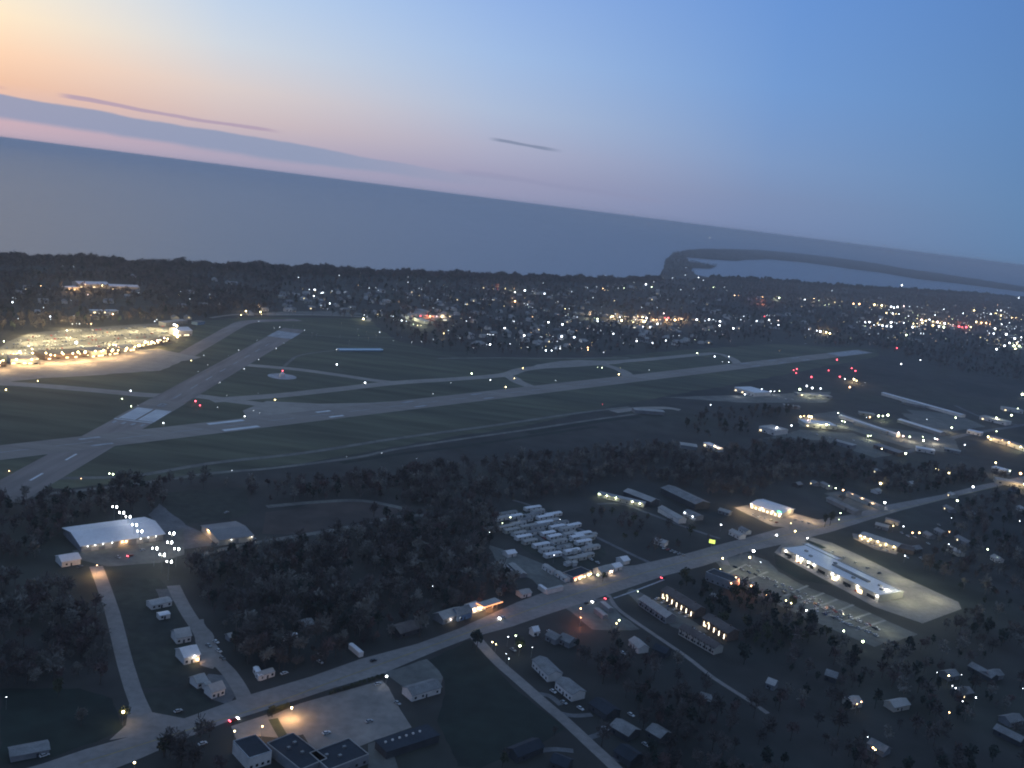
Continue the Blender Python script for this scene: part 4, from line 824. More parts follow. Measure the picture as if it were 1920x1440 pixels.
L1 = parse("350,297,- 415,300,- 935,295 1020,293,- 1045,292 1075,297 1283,312 1572,315 1680,360 1820,350 1908,350 228,408,O+ 280,422,- 495,457,P 72,475 88,480 70,500,+ 150,457,- 575,405,Y+ 528,395,P 727,407,P 780,447,- 440,397,O 462,398,O 480,400,O 245,530 102,592 282,580,+ 285,596 415,578 512,573,O 558,562 633,567,O+ 407,622 430,622 448,622 490,622,O 513,622,O+ 377,658 1015,440 1010,458,Y+ 1068,482 1180,455 1195,460 1205,482 1235,508 1300,517 1275,433,- 1740,428 1770,430,+ 1815,447,+ 1710,478,Y 1765,465,+ 1805,518 1855,507,+ 1867,437 1843,537,- 1383,550,Y+ 1355,572,Y+ 1465,555,Y+ 1470,567,Y 1063,587,Y 870,607 882,598", 0, 400, 3)
L3 = parse("85,205,- 395,205,- 510,257 660,245,- 755,243 885,230 948,218 1168,253 1168,285 1298,280,- 1325,240,Y 1408,243 1555,242,- 1720,252,- 1850,262 870,303,O 935,320 975,320 990,335 575,328 650,350,+ 712,338,- 1235,322 1250,328 1080,330,- 1270,365,- 1345,390 1512,418 1260,425 1320,440 905,482 922,490 900,505,Y+ 1003,455 1065,487 1080,490 1110,510,G 1130,515,+ 1157,520 1183,520 1205,518 1200,538,G 1225,545,Y 1245,545,Y 1243,488,R+ 1283,482,R+ 1300,490,O+ 1370,495,Y+ 1370,515,Y 1340,490 1540,497 1518,518 1800,520 1410,575 1385,595,Y+ 1320,628 1250,642,- 1190,645 998,585 1080,635,- 1480,620 1645,597 1660,600 1680,600 1865,605,+ 1855,640 1660,658,+ 1725,655 1780,655 1890,675,+ 1560,680 1750,560,+ 1595,325 1610,315 1630,345 1680,325,Y 1705,327,R+ 1750,325,Y+ 1805,320,O+ 1810,345,+ 1870,335,+ 1675,390 1810,400,O+ 1865,413 1885,418", 400, 440, 3.2)
L4 = parse("120,252,- 250,262 350,240,- 380,290 910,275 925,285 750,245 995,298,+ 1030,315,G+ 1043,283 1058,328 1100,260,- 1155,260 1235,198,- 1235,225,- 1232,243 1312,257,+ 1325,270 1340,273 1205,330 1280,325,+ 1400,315,G+ 1455,285,- 1445,315 1467,315 1415,355 1483,335,- 630,313 645,318 700,313 738,322,O+ 748,333,O 865,322,G+ 830,320 550,342 387,354,+ 315,340 268,335,+ 678,378 468,403 455,408,- 433,365,- 510,445,Y+ 535,445 530,475 515,485 583,495 265,413 288,418 315,437 315,493,O 845,433,- 970,437 1063,437 1125,388,- 1083,367,- 705,505,G+ 705,520,+ 690,470 725,470 813,475 785,495,Y+ 798,498,P+ 840,495,+ 850,515,Y+ 870,500 910,515,G 920,525,Y+ 945,485,Y 975,495,Y+ 1000,500,+ 985,522,Y+ 1017,473,Y 1005,535 1065,535,+ 1085,535 978,552,+ 1020,555,+ 1030,550 890,518,Y 1040,510,O+ 1060,510,O+ 1080,510,O 1120,510,O+ 1145,510,O 1170,512,Y+ 1190,510,O+ 1110,498,R+ 1130,500,R+ 1103,472,P+ 1245,512,- 1300,510,+ 1315,520,Y 1330,523 1350,517 1375,510,+ 1400,510 1415,520 1440,520,+ 1438,545,+ 1445,577 1412,580 1500,510 1520,562,+ 1565,510 1582,490 1660,518,+ 1735,515 1740,520,Y 1790,515,P 1790,543,+ 1765,485 1735,485,- 1707,490,R+ 1445,468 410,525,+ 495,538,+ 205,520 197,515 145,560,+ 55,597 75,600 268,605,+ 370,615 437,610 490,610,+ 565,615,+ 575,580 683,570 725,575,- 800,595,+ 463,640 60,660,+ 40,660 285,680 375,680 395,695,+ 430,695,+ 483,670 455,680 480,683,+ 605,680 647,677,O+ 647,690,O+ 742,705 865,635,+ 940,625 940,638,+ 860,650 1035,650,+ 1115,635,+ 1113,645 1195,605 1160,605,- 1290,630,G 1527,365,O+ 1552,365,O+ 1695,375,O+ 1860,395 1797,697,O-", 900, 440, 3.2)
L5 = parse("190,440,G 225,437,G+ 300,457 403,450,+ 460,437 560,447 590,387 1000,437 660,465,Y 610,467,Y 545,485,G+ 500,455,G 570,483,G 740,478,O+ 780,480,O+ 885,485,Y+ 905,487,Y 935,490,Y+ 960,495,Y 975,490,Y 1000,500,+ 1020,505,+ 1045,500,+ 1090,495,P+ 1128,498 968,542,Y+ 1010,545,+ 1035,550,Y+ 1055,550,+ 985,520 920,590 865,520,- 890,518 1118,565,+ 1000,607,+ 1025,607 1088,610,+ 1305,557,+ 1193,503 1215,507,- 1320,507,- 1365,515,+ 1355,525,- 1180,580,Y 1210,590,P+ 1240,597,Y+ 1265,590,+ 1290,600,Y+ 1305,608,Y 1320,605,P+ 1340,612,Y 1350,605,Y 1370,615,+ 1395,615,Y+ 1410,622,P 1425,628,P+ 1445,632,R+ 1470,635,R+ 1495,640,R+ 1520,640,R+ 1535,630,Y 1550,640,Y+ 1590,605,Y+ 1575,620,O 1600,628,O 1625,610,O+ 1660,612,O+ 1685,620,O+ 1545,660,Y 1500,545,+ 1575,525,Y+ 1595,565 1640,540,+ 1665,545,+ 1690,550,+ 1735,525,+ 1760,525,+ 1725,545,Y+ 1745,552,Y 1760,560,Y+ 1800,545,+ 1785,535 1820,560 1835,575,Y+ 1850,568,Y 1865,575,Y+ 1820,610,+ 1800,635,+ 1865,635 1900,635 1720,650,+ 1715,590 1765,620,+ 1680,683 1710,685,+ 1797,690,+ 1830,710,+ 1650,717,- 1855,720,+ 1880,740 1900,712,+ 1730,793,+ 1785,770,+ 1820,750,+ 1850,770,G+ 1868,765,G 1885,770,G+ 1860,790,Y+ 1900,780,G 1885,437,+ 1530,515,- 820,607,+ 850,605,+ 870,605 880,625,+ 890,632,Y 915,625,+ 905,615,Y 930,622,Y 940,630,+ 970,635,+ 1000,635,+ 1063,643 1130,630,Y 1145,628 1150,640,+ 1165,635,Y 1180,640,+ 1155,615,Y+ 1190,612,O 1215,610,Y+ 1240,625 1290,628,Y+ 1330,635,+ 1345,630,G 1365,640,G+ 1205,682,+ 1225,686 1105,695,G+ 1317,660 765,607,- 783,600,- 807,630 925,587 590,600 493,600,O 1463,590 1420,585,G+ 430,655 485,665,+ 510,670,+ 530,665,Y 550,675,Y+ 575,683,Y+ 65,600 123,567,R 140,560 193,560 155,590,+ 160,598 220,627,+ 210,597 170,615", 1400, 440, 3.692)
towns = [(L1, 'left of the airfield end'), (L3, 'beyond the old runway'), (L4, 'beyond the taxiways'), (L5, 'at far right below the bay')]
CNM = dict(W='white', G='greenish', Y='yellow', O='orange', R='red', P='pinkish')
allt = []; seen_l = set()
for lst, z_ in towns:
    for x_, y_, c_, k in lst: allt.append((x_, y_, c_, k, z_))
allt.sort(key=lambda q: -q[1]-(30 if q[3] > 1.5 else 0)); rest = []
for i, (x_, y_, c_, k, z_) in enumerate(allt):
    if random.random() < .0: continue
    if i < 296:
        n_ = 'bright' if k > 1.5 else 'small'
        pole_lamp(x_, y_, c_, k, 9, 'street_lamp', f'{n_} {CNM[c_]} light in the town {z_}', 'street lamp', f'{CNM[c_]} town lights {z_}')
    else: rest.append((x_, y_, c_, k))
b = MB(); cl = list(CODE)
def far_ball(x_, y_, c_, k, h=8):
    p = G(x_, y_, h); r = dist(p)*.00033*k*random.uniform(.6, 1.2); b.cyl(p.x, p.y, 0, h, .3, .3, 3, len(cl)); b.ball(p.x, p.y, h, r, cl.index(c_)+(len(cl)+1 if k <= 1 else 0))
for q in rest: far_ball(*q)
random.seed(11)
clus = [(1060, 590, 1280, 622, 46, .8), (1620, 570, 1905, 645, 60, .8), (560, 535, 680, 580, 16, .6), (690, 550, 880, 600, 26, .6), (900, 545, 1010, 580, 18, .6), (1000, 530, 1250, 600, 34, .6), (960, 610, 1110, 655, 26, .7), (1280, 590, 1460, 625, 14, .7), (1500, 560, 1650, 580, 6, .8), (1640, 600, 1780, 615, 24, .9), (1850, 575, 1920, 660, 30, .9), (30, 520, 320, 600, 12, .5), (540, 530, 1500, 640, 170, .42), (1500, 565, 1920, 655, 90, .55), (1620, 575, 1915, 640, 50, .9), (1400, 590, 1640, 610, 7, .6)]
for x0, y0, x1, y1, n_, k_ in clus:
    for i in range(n_):
        far_ball(random.uniform(x0, x1), random.uniform(y0, y1)+.0, random.choice('WWWWYYOPG'), k_*random.uniform(.6, 1.1))
tag(b.build('town_lights', [CODE[c_] for c_ in cl]+[STEEL]+[CODE_DIM[c_] for c_ in cl]), 'countless tiny lights of the town along the shore', 'town lights', None, 'stuff')
# airfield lights
AFL = parse("1455,607 1543,645 1573,640 1713,657 1445,713 1597,730 1553,760 1342,770 1285,800,- 1146,798 1075,828,Y+ 1168,852 1455,822 1370,875,- 1115,890,- 212,943,Y+ 1895,765,+ 1895,850,+", 0, 400, 3)+parse("258,800,Y+ 206,862,Y+ 154,914,Y+ 62,872,+ 453,875 706,795,G 732,798,G+ 842,798,Y 833,838,Y+ 1015,812 1303,710,G+ 1408,731,+ 1493,731,+ 1455,763 1493,765,+", 900, 440, 3.2)+parse("185,37 910,120,+ 370,222,Y+ 1425,120 1318,187 1550,65,G+ 242,287,- 277,300,- 188,322,+ 80,197,- 268,182,- 40,118,- 25,267,- 1220,575,- 1010,542 800,565 112,647", 400, 680, 3.2)+parse("45,683,Y+ 980,690,+ 915,750,G+ 983,808,G+ 1035,800,- 1225,932,+ 68,1292,O+ 608,1350,O+ 1835,883,+ 1903,838,- 1740,1288 1648,627,-", 0, 560, 4)+parse("1070,895,+ 1203,868,+ 1335,847 820,1025,-", 1400, 440, 3.692)
for i, (x_, y_, c_, k) in enumerate(AFL):
    pole_lamp(x_, y_, c_, k*.72, 1.2, 'taxiway_light', f'{"bright" if k > 1.5 else "small"} {CNM[c_]} light standing on the {"left" if x_ < 480 else "middle" if x_ < 1000 else "right"} part of the airfield', 'airfield light', f'{CNM[c_]} airfield lights')
REDS = [(366.5, 752, 1.9, 'upper of two red lights by the old runway crossing'), (375, 760, 1.9, 'lower of two red lights by the old runway crossing')]+[(1400+a/3.692, 440+b_/3.692, 1.5, f'red light near the far runway end {s_}') for a, b_, s_ in ((973, 770, 'upper left of a wide pair'), (1040, 785, 'upper right of a wide pair'), (625, 865, 'just below the runway tip'), (727, 925, 'above the bright yard, left'), (753, 943, 'above the bright yard, right'), (567, 940, 'alone left of the yard'), (645, 983, 'beside the bright yard'), (448, 985, 'lowest of all'), (325, 938, 'left of a tight trio'), (347, 930, 'top of a tight trio'), (343, 957, 'bottom of a tight trio'))]+[(1130, 758, .9, 'tiny red light on the field beyond the tracks')]
for x_, y_, k, lb in REDS: pole_lamp(x_, y_, 'R', k, 2.5, 'obstruction_light', lb, 'red light')
# estate, road and yard lights
EST = parse("245,190,+ 400,172 422,172 453,170,G 347,158 575,160,G+ 617,140,+ 650,152,+ 700,155,+ 437,390,+ 525,377,+ 580,323,Y+ 600,320,O+ 630,322,Y+ 645,326,Y+ 625,345,P 735,370,Y+ 750,373,G 830,350,G+ 845,355,G 805,302,G 975,328 995,327,O+ 1047,320,G+ 1073,320,G+ 1103,315,G+ 985,440,G+ 1000,438,G 1167,420,P+ 1195,440,P+ 1235,445,G+ 1313,445,G 1317,467,G+ 1385,455,+ 1400,460,P 1337,340,- 1487,390,G+ 1510,330,G+ 1565,493,+ 1067,517,Y+ 1210,545,G+ 1705,445,Y+ 1755,412,G+ 1790,465,O 1830,480,O+ 1900,505,Y+ 1755,330,G+ 1845,315,G+ 1883,275,G 1910,190,G+ 1750,600,Y+ 1835,650,G 1900,665,O+ 1390,635,Y 1408,642,Y 1428,650,Y 1448,655,Y 1470,663,Y+ 750,740,G 790,753,G+ 835,765,O+ 1083,838,G+ 1060,725,Y+ 1520,828,G+ 1615,745,+ 1920,730,G 900,100,Y+ 915,108,Y 875,147,O+ 845,98 40,253 65,500,Y+ 735,375,G", 1320, 680, 3.2)
for x_, y_, c_, k in EST: pole_lamp(x_, y_, c_, k*1.1, 8, 'yard_lamp', f'{"bright" if k > 1.5 else "small"} {CNM[c_]} yard light {"in the right part" if x_ > 1700 else "in the left part"} of the industrial estate', 'yard light', f'{CNM[c_]} industrial estate lights')
NEAR = [(725, 1268, 'B', 3.0, 'tall white lamp at the upper corner of the big car park', 250, COOL), (547, 1327, 'Y', 3.2, 'sodium lamp casting an orange pool on the big car park', 11000, SOD), (492, 1362, 'O', 2.0, 'orange lamp at the lower end of the hedge by the car park', 1600, SOD), (440, 1371, 'Y', 2.2, 'yellow lamp left of the dark flat roofed office', 100, WARM),
 (231, 1335, 'Y', 4.2, 'very bright yellow lamp by the straight side road', 2200, WARM), (252, 1430, 'Y', 2.6, 'yellow lamp on the near side of the main road at left', 60, WARM), (182, 1060, 'O', 1.2, 'sodium lamp at the head of the straight side road', 8000, SOD), (135, 1001, 'B', 1.4, 'white lamp on the left gable of the long hangar', 100, COOL),
 (1355, 1047, 'Y', 3.0, 'yellow ball lamp on the road just below the billboard', 200, WARM), (1351, 1067, 'Y', 1.8, 'small yellow lamp below the yellow ball lamp', 150, WARM), (1380, 1083, 'Y', 2.0, 'yellow lamp over the orange lit wall', 300, SOD), (1409, 1099, 'O', 2.2, 'upper orange lamp on the striped parking edge', 200, SOD), (1437, 1115, 'O', 2.2, 'lower orange lamp on the striped parking edge', 200, SOD),
 (1474, 1126, 'Y', 2.0, 'left yellow lamp in the bushes by the striped parking', 300, WARM), (1483, 1131, 'Y', 2.6, 'right yellow lamp in the bushes by the striped parking', 300, WARM), (1512, 1145, 'B', 2.6, 'white lamp below the bushes of the striped parking', 200, WWHITE), (1582, 1183, 'G', 3.0, 'upper of two pale lamps below the striped parking', 60, WWHITE), (1618, 1203, 'G', 2.8, 'lower of two pale lamps below the striped parking', 60, WWHITE),
 (1413, 1033, 'B', 4.0, 'very bright white lamp at the road opposite the long store', 900, WWHITE), (1406, 1045, 'Y', 2.6, 'yellow lamp just below the very bright white one', 250, WARM), (1426, 1054, 'W', 1.0, 'small white lamp at the edge of the green strip', 0, None), (1483, 981, 'Y', 1.8, 'yellow lamp on the bright store car park', 500, WARM), (1491, 996, 'Y', 2.2, 'yellow lamp at the road by the bright store', 500, WARM), (1514, 1009, 'B', 1.8, 'white lamp at the north corner of the large store lot', 700, WWHITE),
 (1089, 1141, 'O', 1.8, 'upper orange lamp of the glowing yard', 1200, REDL), (1089, 1158, 'O', 2.2, 'lower orange lamp of the glowing yard', 3200, REDL), (1161, 1163, 'G', 3.0, 'pale yellow lamp in the lower yard by the lane', 300, WARM), (1156, 1169, 'Y', 1.6, 'small yellow lamp beneath the pale one in the lower yard', 150, WARM), (1196, 1109, 'G', 1.4, 'small pale lamp on the kerb of the apartments', 250, WARM),
 (923, 1204, 'Y', 1.8, 'left of two yellow lamps at the side street mouth', 250, WARM), (930, 1208, 'Y', 1.6, 'right of two yellow lamps at the side street mouth', 0, None), (953, 1194, 'W', 1.4, 'small white lamp right of the side street mouth', 0, None), (967, 1192, 'G', 2.4, 'pale yellow lamp in the trees by the road', 150, WARM), (975, 1211, 'G', 3.8, 'large yellow lamp glowing in a yard tree', 200, WARM), (949, 1226, 'W', 1.3, 'upper of two tiny white lamps by the street', 0, None), (954, 1235, 'W', 1.5, 'lower of two tiny white lamps by the street', 0, None), (998, 1214, 'W', .8, 'tiny white lamp right of the glowing yard tree', 0, None),
 (1121, 1078, 'G', 3.6, 'yellow lit lamp between store and porch house', 400, WARM), (942, 981, 'G', 1.5, 'lower yellow lamp at the back of the mobile homes', 60, WARM), (957, 970, 'G', 1.6, 'upper yellow lamp at the back of the mobile homes', 60, WARM), (1039, 1041, 'W', 1.2, 'white lamp in the middle of the mobile homes', 0, None), (1050, 974, 'W', 1.0, 'white lamp at the top right of the mobile homes', 0, None), (918, 998, 'W', .6, 'faint lamp left of the mobile homes', 0, None),
 (1352, 984, 'W', 1.6, 'white lamp left of the roadside white house', 0, None), (1576, 962, 'G', 1.8, 'upper of two pale lamps at the crossroads', 200, WARM), (1573, 974, 'G', 1.5, 'lower of two pale lamps at the crossroads', 200, WARM), (1659, 942, 'B', 2.6, 'big white lamp at the end of the cream long building', 400, WWHITE), (1651, 906, 'Y', 1.8, 'yellow lamp among houses above the cream long building', 0, None),
 (1675, 986, 'Y', 1.6, 'yellow lamp behind the blue roofed store', 100, WARM), (1694, 987, 'W', 1.2, 'white lamp behind the blue roofed store', 0, None), (1711, 999, 'O', 1.8, 'left orange lamp right of the crossroads', 120, SOD), (1724, 999, 'O', 1.8, 'right orange lamp right of the crossroads', 120, SOD), (1780, 997, 'O', 1.6, 'orange lamp alone in the trees at right', 60, SOD), (1784, 971, 'W', 1.2, 'white lamp above the lone orange lamp at right', 0, None), (1795, 939, 'G', 1.5, 'pale lamp by the through road at right', 0, None), (1912, 977, 'W', 1.4, 'white lamp near the right picture edge', 0, None), (1697, 1042, 'W', 1.3, 'white lamp below the reddish extension', 0, None), (1779, 1021, 'W', 1.5, 'white lamp among the right side houses', 0, None), (1852, 1030, 'G', 1.8, 'greenish lamp in the dark wood at right', 120, GREENISH), (1870, 1045, 'G', 1.0, 'dim greenish lamp below its brighter neighbour', 150, GREENISH),
 (1779, 1267, 'Y', 2.6, 'yellow lamp top of the lower right house group', 60, WARM), (1803, 1265, 'W', 1.4, 'white lamp top right of the lower right house group', 0, None), (1786, 1286, 'W', 1.4, 'left of two close white lamps at lower right', 0, None), (1792, 1290, 'W', 1.4, 'right of two close white lamps at lower right', 0, None), (1830, 1308, 'W', 1.4, 'white lamp right of the driveway at lower right', 0, None), (1805, 1315, 'W', 1.5, 'white lamp left of the driveway at lower right', 0, None), (1780, 1336, 'O', 2.0, 'orange lamp below the lower right house group', 60, SOD), (1615, 1316, 'O', 2.2, 'right of two orange lamps by the curved drive', 80, SOD), (1607, 1320, 'O', 1.5, 'left of two orange lamps by the curved drive', 0, None), (1637, 1402, 'O', 2.6, 'upper of two orange lamps near the bottom right', 60, SOD), (1641, 1406, 'Y', 1.8, 'lower of two orange lamps near the bottom right', 0, None), (1627, 1382, 'W', .9, 'tiny white lamp above the two orange lamps', 0, None), (1619, 1398, 'W', .9, 'tiny white lamp left of the two orange lamps', 0, None), (1757, 1261, 'W', .8, 'tiny white lamp left of the lower right houses', 0, None), (1918, 1291, 'W', 1.0, 'white lamp at the right edge low down', 0, None),
 (205, 888, 'G', 3.0, 'greenish white lamp in the grass beyond the hangar', 60, WWHITE), (212, 889, 'G', 3.0, 'second greenish white lamp added for a reflection beyond the hangar', 0, None), (12, 1307, 'W', .9, 'dim lamp at the left edge in the dark grass', 0, None), (811, 1099, 'W', .6, 'faint white lamp in the central wood', 0, None)]  # greenish white pair beyond the hangar is added, standing in for window reflections
for x_, y_, c_, k, lb, pw, pc in NEAR: pole_lamp(x_, y_, c_, k*.85, 7, 'street_lamp', lb, 'street lamp', None, pw, pc)
# added masts: twin lamps standing in for window reflections across the hangar yard
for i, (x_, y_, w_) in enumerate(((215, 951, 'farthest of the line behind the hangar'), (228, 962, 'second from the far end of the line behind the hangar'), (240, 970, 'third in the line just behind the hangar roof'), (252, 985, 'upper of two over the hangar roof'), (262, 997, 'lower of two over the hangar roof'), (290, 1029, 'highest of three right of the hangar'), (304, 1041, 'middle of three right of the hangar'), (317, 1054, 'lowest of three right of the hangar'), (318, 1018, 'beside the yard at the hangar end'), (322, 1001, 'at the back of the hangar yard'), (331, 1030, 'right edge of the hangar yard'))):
    h = 13; p = G(x_, y_, h); e = empty('reflected_light_mast', (p.x, p.y, 0), R(10)); tag(e, 'added reflected light pair '+w_, 'floodlight')
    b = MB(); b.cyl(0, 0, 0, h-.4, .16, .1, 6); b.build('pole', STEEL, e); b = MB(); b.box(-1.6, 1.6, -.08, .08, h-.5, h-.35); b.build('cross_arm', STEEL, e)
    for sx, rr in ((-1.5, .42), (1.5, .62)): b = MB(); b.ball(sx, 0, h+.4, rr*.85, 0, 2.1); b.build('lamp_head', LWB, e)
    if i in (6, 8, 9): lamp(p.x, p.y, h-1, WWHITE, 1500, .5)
# big apron floodlights: white lamps in clusters
for i, (x_, y_, c_, k) in enumerate(parse("30,320,G+ 215,353,W 572,330,+ 148,400,Y+ 130,410,Y 245,408,Y+ 345,408,Y+ 465,405,Y+ 412,425,O+ 585,400,Y+ 640,400,Y+ 600,412,O 25,462,Y+ 12,465,Y 760,395,Y+ 845,385,Y+ 820,350,Y 850,345,Y 870,350,P 890,365,O 810,370,O 945,378,Y+ 1045,350,Y+ 1090,325,Y+ 1110,328,Y 1135,328,Y+ 1150,328,Y 1180,315,P+ 1160,335,Y 1232,295,P+ 1307,195,+ 1325,205,Y+ 1305,225,Y+ 1310,265,Y+ 1330,285,Y+ 500,238 1035,352,Y 20,415,O 100,412,O 660,425,Y 700,430,Y- 240,378,Y", 0, 560, 4)):
    pole_lamp(x_, y_, c_, k*1.25, 10, 'apron_floodlight', f'{"bright" if k > 1.5 else "small"} {CNM[c_]} floodlight {"at the left end" if x_ < 70 else "in the middle" if x_ < 240 else "at the right end"} of the terminal apron', 'floodlight', f'{CNM[c_]} floodlights of the terminal apron')
# ships far out
def ship(px_, py_, L, lb, z=-4):
    p = G(px_, py_, z); k = 1; e = empty('lake_ship', (p.x, p.y, z), pang(px_, py_, 10, 0)); tag(e, lb, 'ship')
    b = MB(); n = [(-L/2, -L*.05), (L*.42, -L*.05), (L/2, 0), (L*.42, L*.05), (-L/2, L*.05)]; b.prism(n, 0, L*.045); b.build('hull', DKW, e)
    b = MB(); b.box(-L*.44, -L*.30, -L*.035, L*.035, L*.045, L*.13); b.build('deckhouse', WHITE, e)
    b = MB()
    for i in range(9): b.ball(-L*.4+L*.1*i, 0, L*.07, L*.012+1)
    b.build('deck_lights', LWB, e)
ship(1612, 474, 230, 'brightest lit ship under the horizon beyond the peninsula'); ship(1540, 466, 150, 'small lit ship left of the brightest one'); ship(1330, 447, 120, 'faint lit ship farthest left near the horizon')
ship(1690, 536, 70, 'lit boat close to the bay shore'); ship(1850, 549, 50, 'small lit boat at the right of the bay', -4)

# ------------------------------------------------------------------ town houses
random.seed(5); HP = []
for wc, wn in ((WHITE, 'white'), (CREAM, 'cream'), (GREYW, 'grey')):
    for rc, rn in ((RLIGHT, 'pale roofed'), (RGREY, 'grey roofed')):
        HP.append((wmesh(13, 9, 4, 2.6).mesh('wall', wc), rmesh(13, 9, 4, 2.6).mesh('roof', rc), f'{wn} {rn}'))
BIGW, BIGR = wmesh(38, 18, 6, 0).mesh('wall', CREAM), rmesh(38, 18, 6, 0).mesh('roof', RLIGHT)
WFAR = pmesh('window', 2.2, 1.8, WIN); WDK = pmesh('window', 2.2, 1.8, GLASS)
zones = [(515, 545, 700, 585, 34, 'north of the airfield, left of the centre'), (700, 545, 900, 600, 40, 'beyond the old runway'), (880, 600, 1110, 660, 44, 'just beyond the taxiways'), (900, 540, 1250, 600, 50, 'between taxiways and shore'), (1110, 600, 1330, 650, 30, 'right of the bright shopping strip'), (1300, 560, 1500, 620, 30, 'below the peninsula neck'), (1500, 560, 1910, 620, 40, 'at the far right below the bay'), (20, 520, 500, 600, 28, 'behind the airport car park')]
AFW = px_poly(AF)
for x0, y0, x1, y1, n_, z_ in zones:
    for i in range(n_):
        x_, y_ = random.uniform(x0, x1), random.uniform(y0, y1); c_ = G(x_, y_)
        if inside(np.array([[c_.x, c_.y]]), AFW)[0]: continue
        wm_, rm_, nm_ = HP[random.choice((0, 0, 0, 1, 2, 3, 4, 5))]; e = empty('house', (c_.x, c_.y, .02), R(38)+random.choice((0, 1.5708))+random.gauss(0, .08))
        sc = 1.0+.25*random.random()+(.35 if c_.y > 3000 else 0); e.scale = (sc, sc, sc)
        tag(e, f'{nm_} house in the town {z_}', 'house', 'town houses '+z_)
        link('wall', wm_, e); link('roof', rm_, e)
        link('window', WFAR if random.random() < .22 else WDK, e, (-3, -4.55, 1)); link('window', WDK, e, (3, -4.55, 1))
        EXCL.append([(c_.x-7, c_.y-22), (c_.x+7, c_.y-22), (c_.x+7, c_.y+7), (c_.x-7, c_.y+7)])
for i in range(34):
    x0, y0, x1, y1, z_ = ((1120, 592, 1290, 615, 'on the bright shopping strip'), (1640, 575, 1900, 640, 'among the far right lights'), (790, 585, 830, 605, 'beyond the old runway'), (1850, 600, 1920, 655, 'among the far right lights'))[i % 4]
    c_ = G(random.uniform(x0, x1), random.uniform(y0, y1)); e = empty('commercial_building', (c_.x, c_.y, .02), R(38)+random.choice((0, 1.5708))); tag(e, f'low flat pale commercial building {z_}', 'building', 'commercial buildings '+z_)
    sc = random.uniform(.7, 1.3); e.scale = (sc, sc, 1); link('wall', BIGW, e); link('roof', BIGR, e)
    link('window', pmesh('window', 9, 2, WINW if i % 2 else GLASS), e, (-9, -9.06, 1.5)); link('window', pmesh('window', 9, 2, WINW), e, (8, -9.06, 1.5))
    EXCL.append([(c_.x-18, c_.y-35), (c_.x+18, c_.y-35), (c_.x+18, c_.y+12), (c_.x-18, c_.y+12)])
for x_, y_, pw, c_ in ((1105, 598, 60000, GREENISH), (1150, 597, 120000, WARM), (1190, 600, 150000, WARM), (1215, 606, 90000, WARM), (1250, 603, 120000, SOD), (1280, 602, 60000, SOD), (1428, 570, 160000, REDL), (1455, 562, 90000, GREENISH), (1545, 573, 90000, GREENISH), (1560, 566, 90000, WARM), (1525, 565, 80000, WARM), (1650, 575, 120000, WARM), (1690, 585, 90000, WARM), (1740, 600, 200000, WARM), (1770, 608, 200000, WARM), (1805, 613, 260000, (1, .3, .2)), (1840, 608, 160000, SOD), (1880, 590, 160000, WARM), (1900, 600, 120000, WARM), (1905, 650, 120000, GREENISH), (1545, 624, 90000, WARM), (1720, 612, 90000, WARM), (1650, 608, 60000, WARM), (770, 602, 36000, GREENISH), (790, 610, 36000, GREENISH), (806, 598, 40000, REDL), (830, 598, 40000, WARM), (960, 545, 50000, GREENISH), (930, 543, 30000, REDL), (965, 566, 40000, SOD), (682, 600, 9000, GREENISH), (455, 584, 12000, WARM), (488, 585, 12000, WARM)):
    poollight(x_, y_, 12, c_, pw*.8, 1.5)
# ------------------------------------------------------------------ trees
def rot_frames(n, g):
    d = g.normal(size=(n, 3)); d /= np.linalg.norm(d, axis=1)[:, None]; return d
def crown(n, rx, rz, z0, lw, ll, seed, shell=.55, up=.35):
    """n small twig or leaf sprays through an uneven crown"""
    g = np.random.default_rng(seed); nb = 7
    bl = rot_frames(nb, g)*np.array([rx, rx, rz])*.5; bl[:, 2] += z0
    br = rx*(.45+.25*g.random(nb))
    k = g.integers(0, nb, n); d = rot_frames(n, g); r = (shell+(1-shell)*g.random(n))[:, None]*br[k][:, None]
    c = bl[k]+d*r*np.array([1, 1, min(1.25, rz/rx)])
    a = d+np.array([0, 0, up])+g.normal(size=(n, 3))*.45; a /= np.linalg.norm(a, axis=1)[:, None]
    s = np.cross(a, rot_frames(n, g)); s /= np.linalg.norm(s, axis=1)[:, None]+1e-9
    L = (ll*(.6+.8*g.random(n)))[:, None]; W = (lw*(.6+.8*g.random(n)))[:, None]
    v = np.stack([c-a*L/2-s*W/4, c-a*L/2+s*W/4, c+a*L/2+s*W/2, c+a*L/2-s*W/2], 1)
    return v.reshape(-1, 3)
def trunk_mb(h, r, seed, limbs=4, rx=3.5, z0=None):
    g = random.Random(seed); b = MB(); b.cyl(0, 0, 0, h*.62, r, r*.5, 5)
    for i in range(limbs):                        # limbs as thin tapered wedges
        a = i*6.283/limbs+g.random(); z = h*(.3+.3*g.random()); x1, y1, z1 = math.cos(a)*rx*.6, math.sin(a)*rx*.6, z+h*.3
        t = r*.4; q = len(b.v); px, py = -math.sin(a)*t, math.cos(a)*t
        b.v += [(px, py, z), (-px, -py, z), (0, 0, z+t*2), (x1, y1, z1)]; b.f += [(q, q+1, q+3), (q+1, q+2, q+3), (q+2, q, q+3)]; b.m += [0]*3
    return b
def quads_mesh(name, v, m):
    me = bpy.data.meshes.new(name); n = len(v)//4
    me.vertices.add(len(v)); me.vertices.foreach_set('co', v.astype(np.float32).ravel())
    me.loops.add(n*4); me.loops.foreach_set('vertex_index', np.arange(n*4, dtype=np.int32))
    me.polygons.add(n); me.polygons.foreach_set('loop_start', np.arange(0, n*4, 4, dtype=np.int32))
    me.materials.append(m); me.update(calc_edges=True); return me
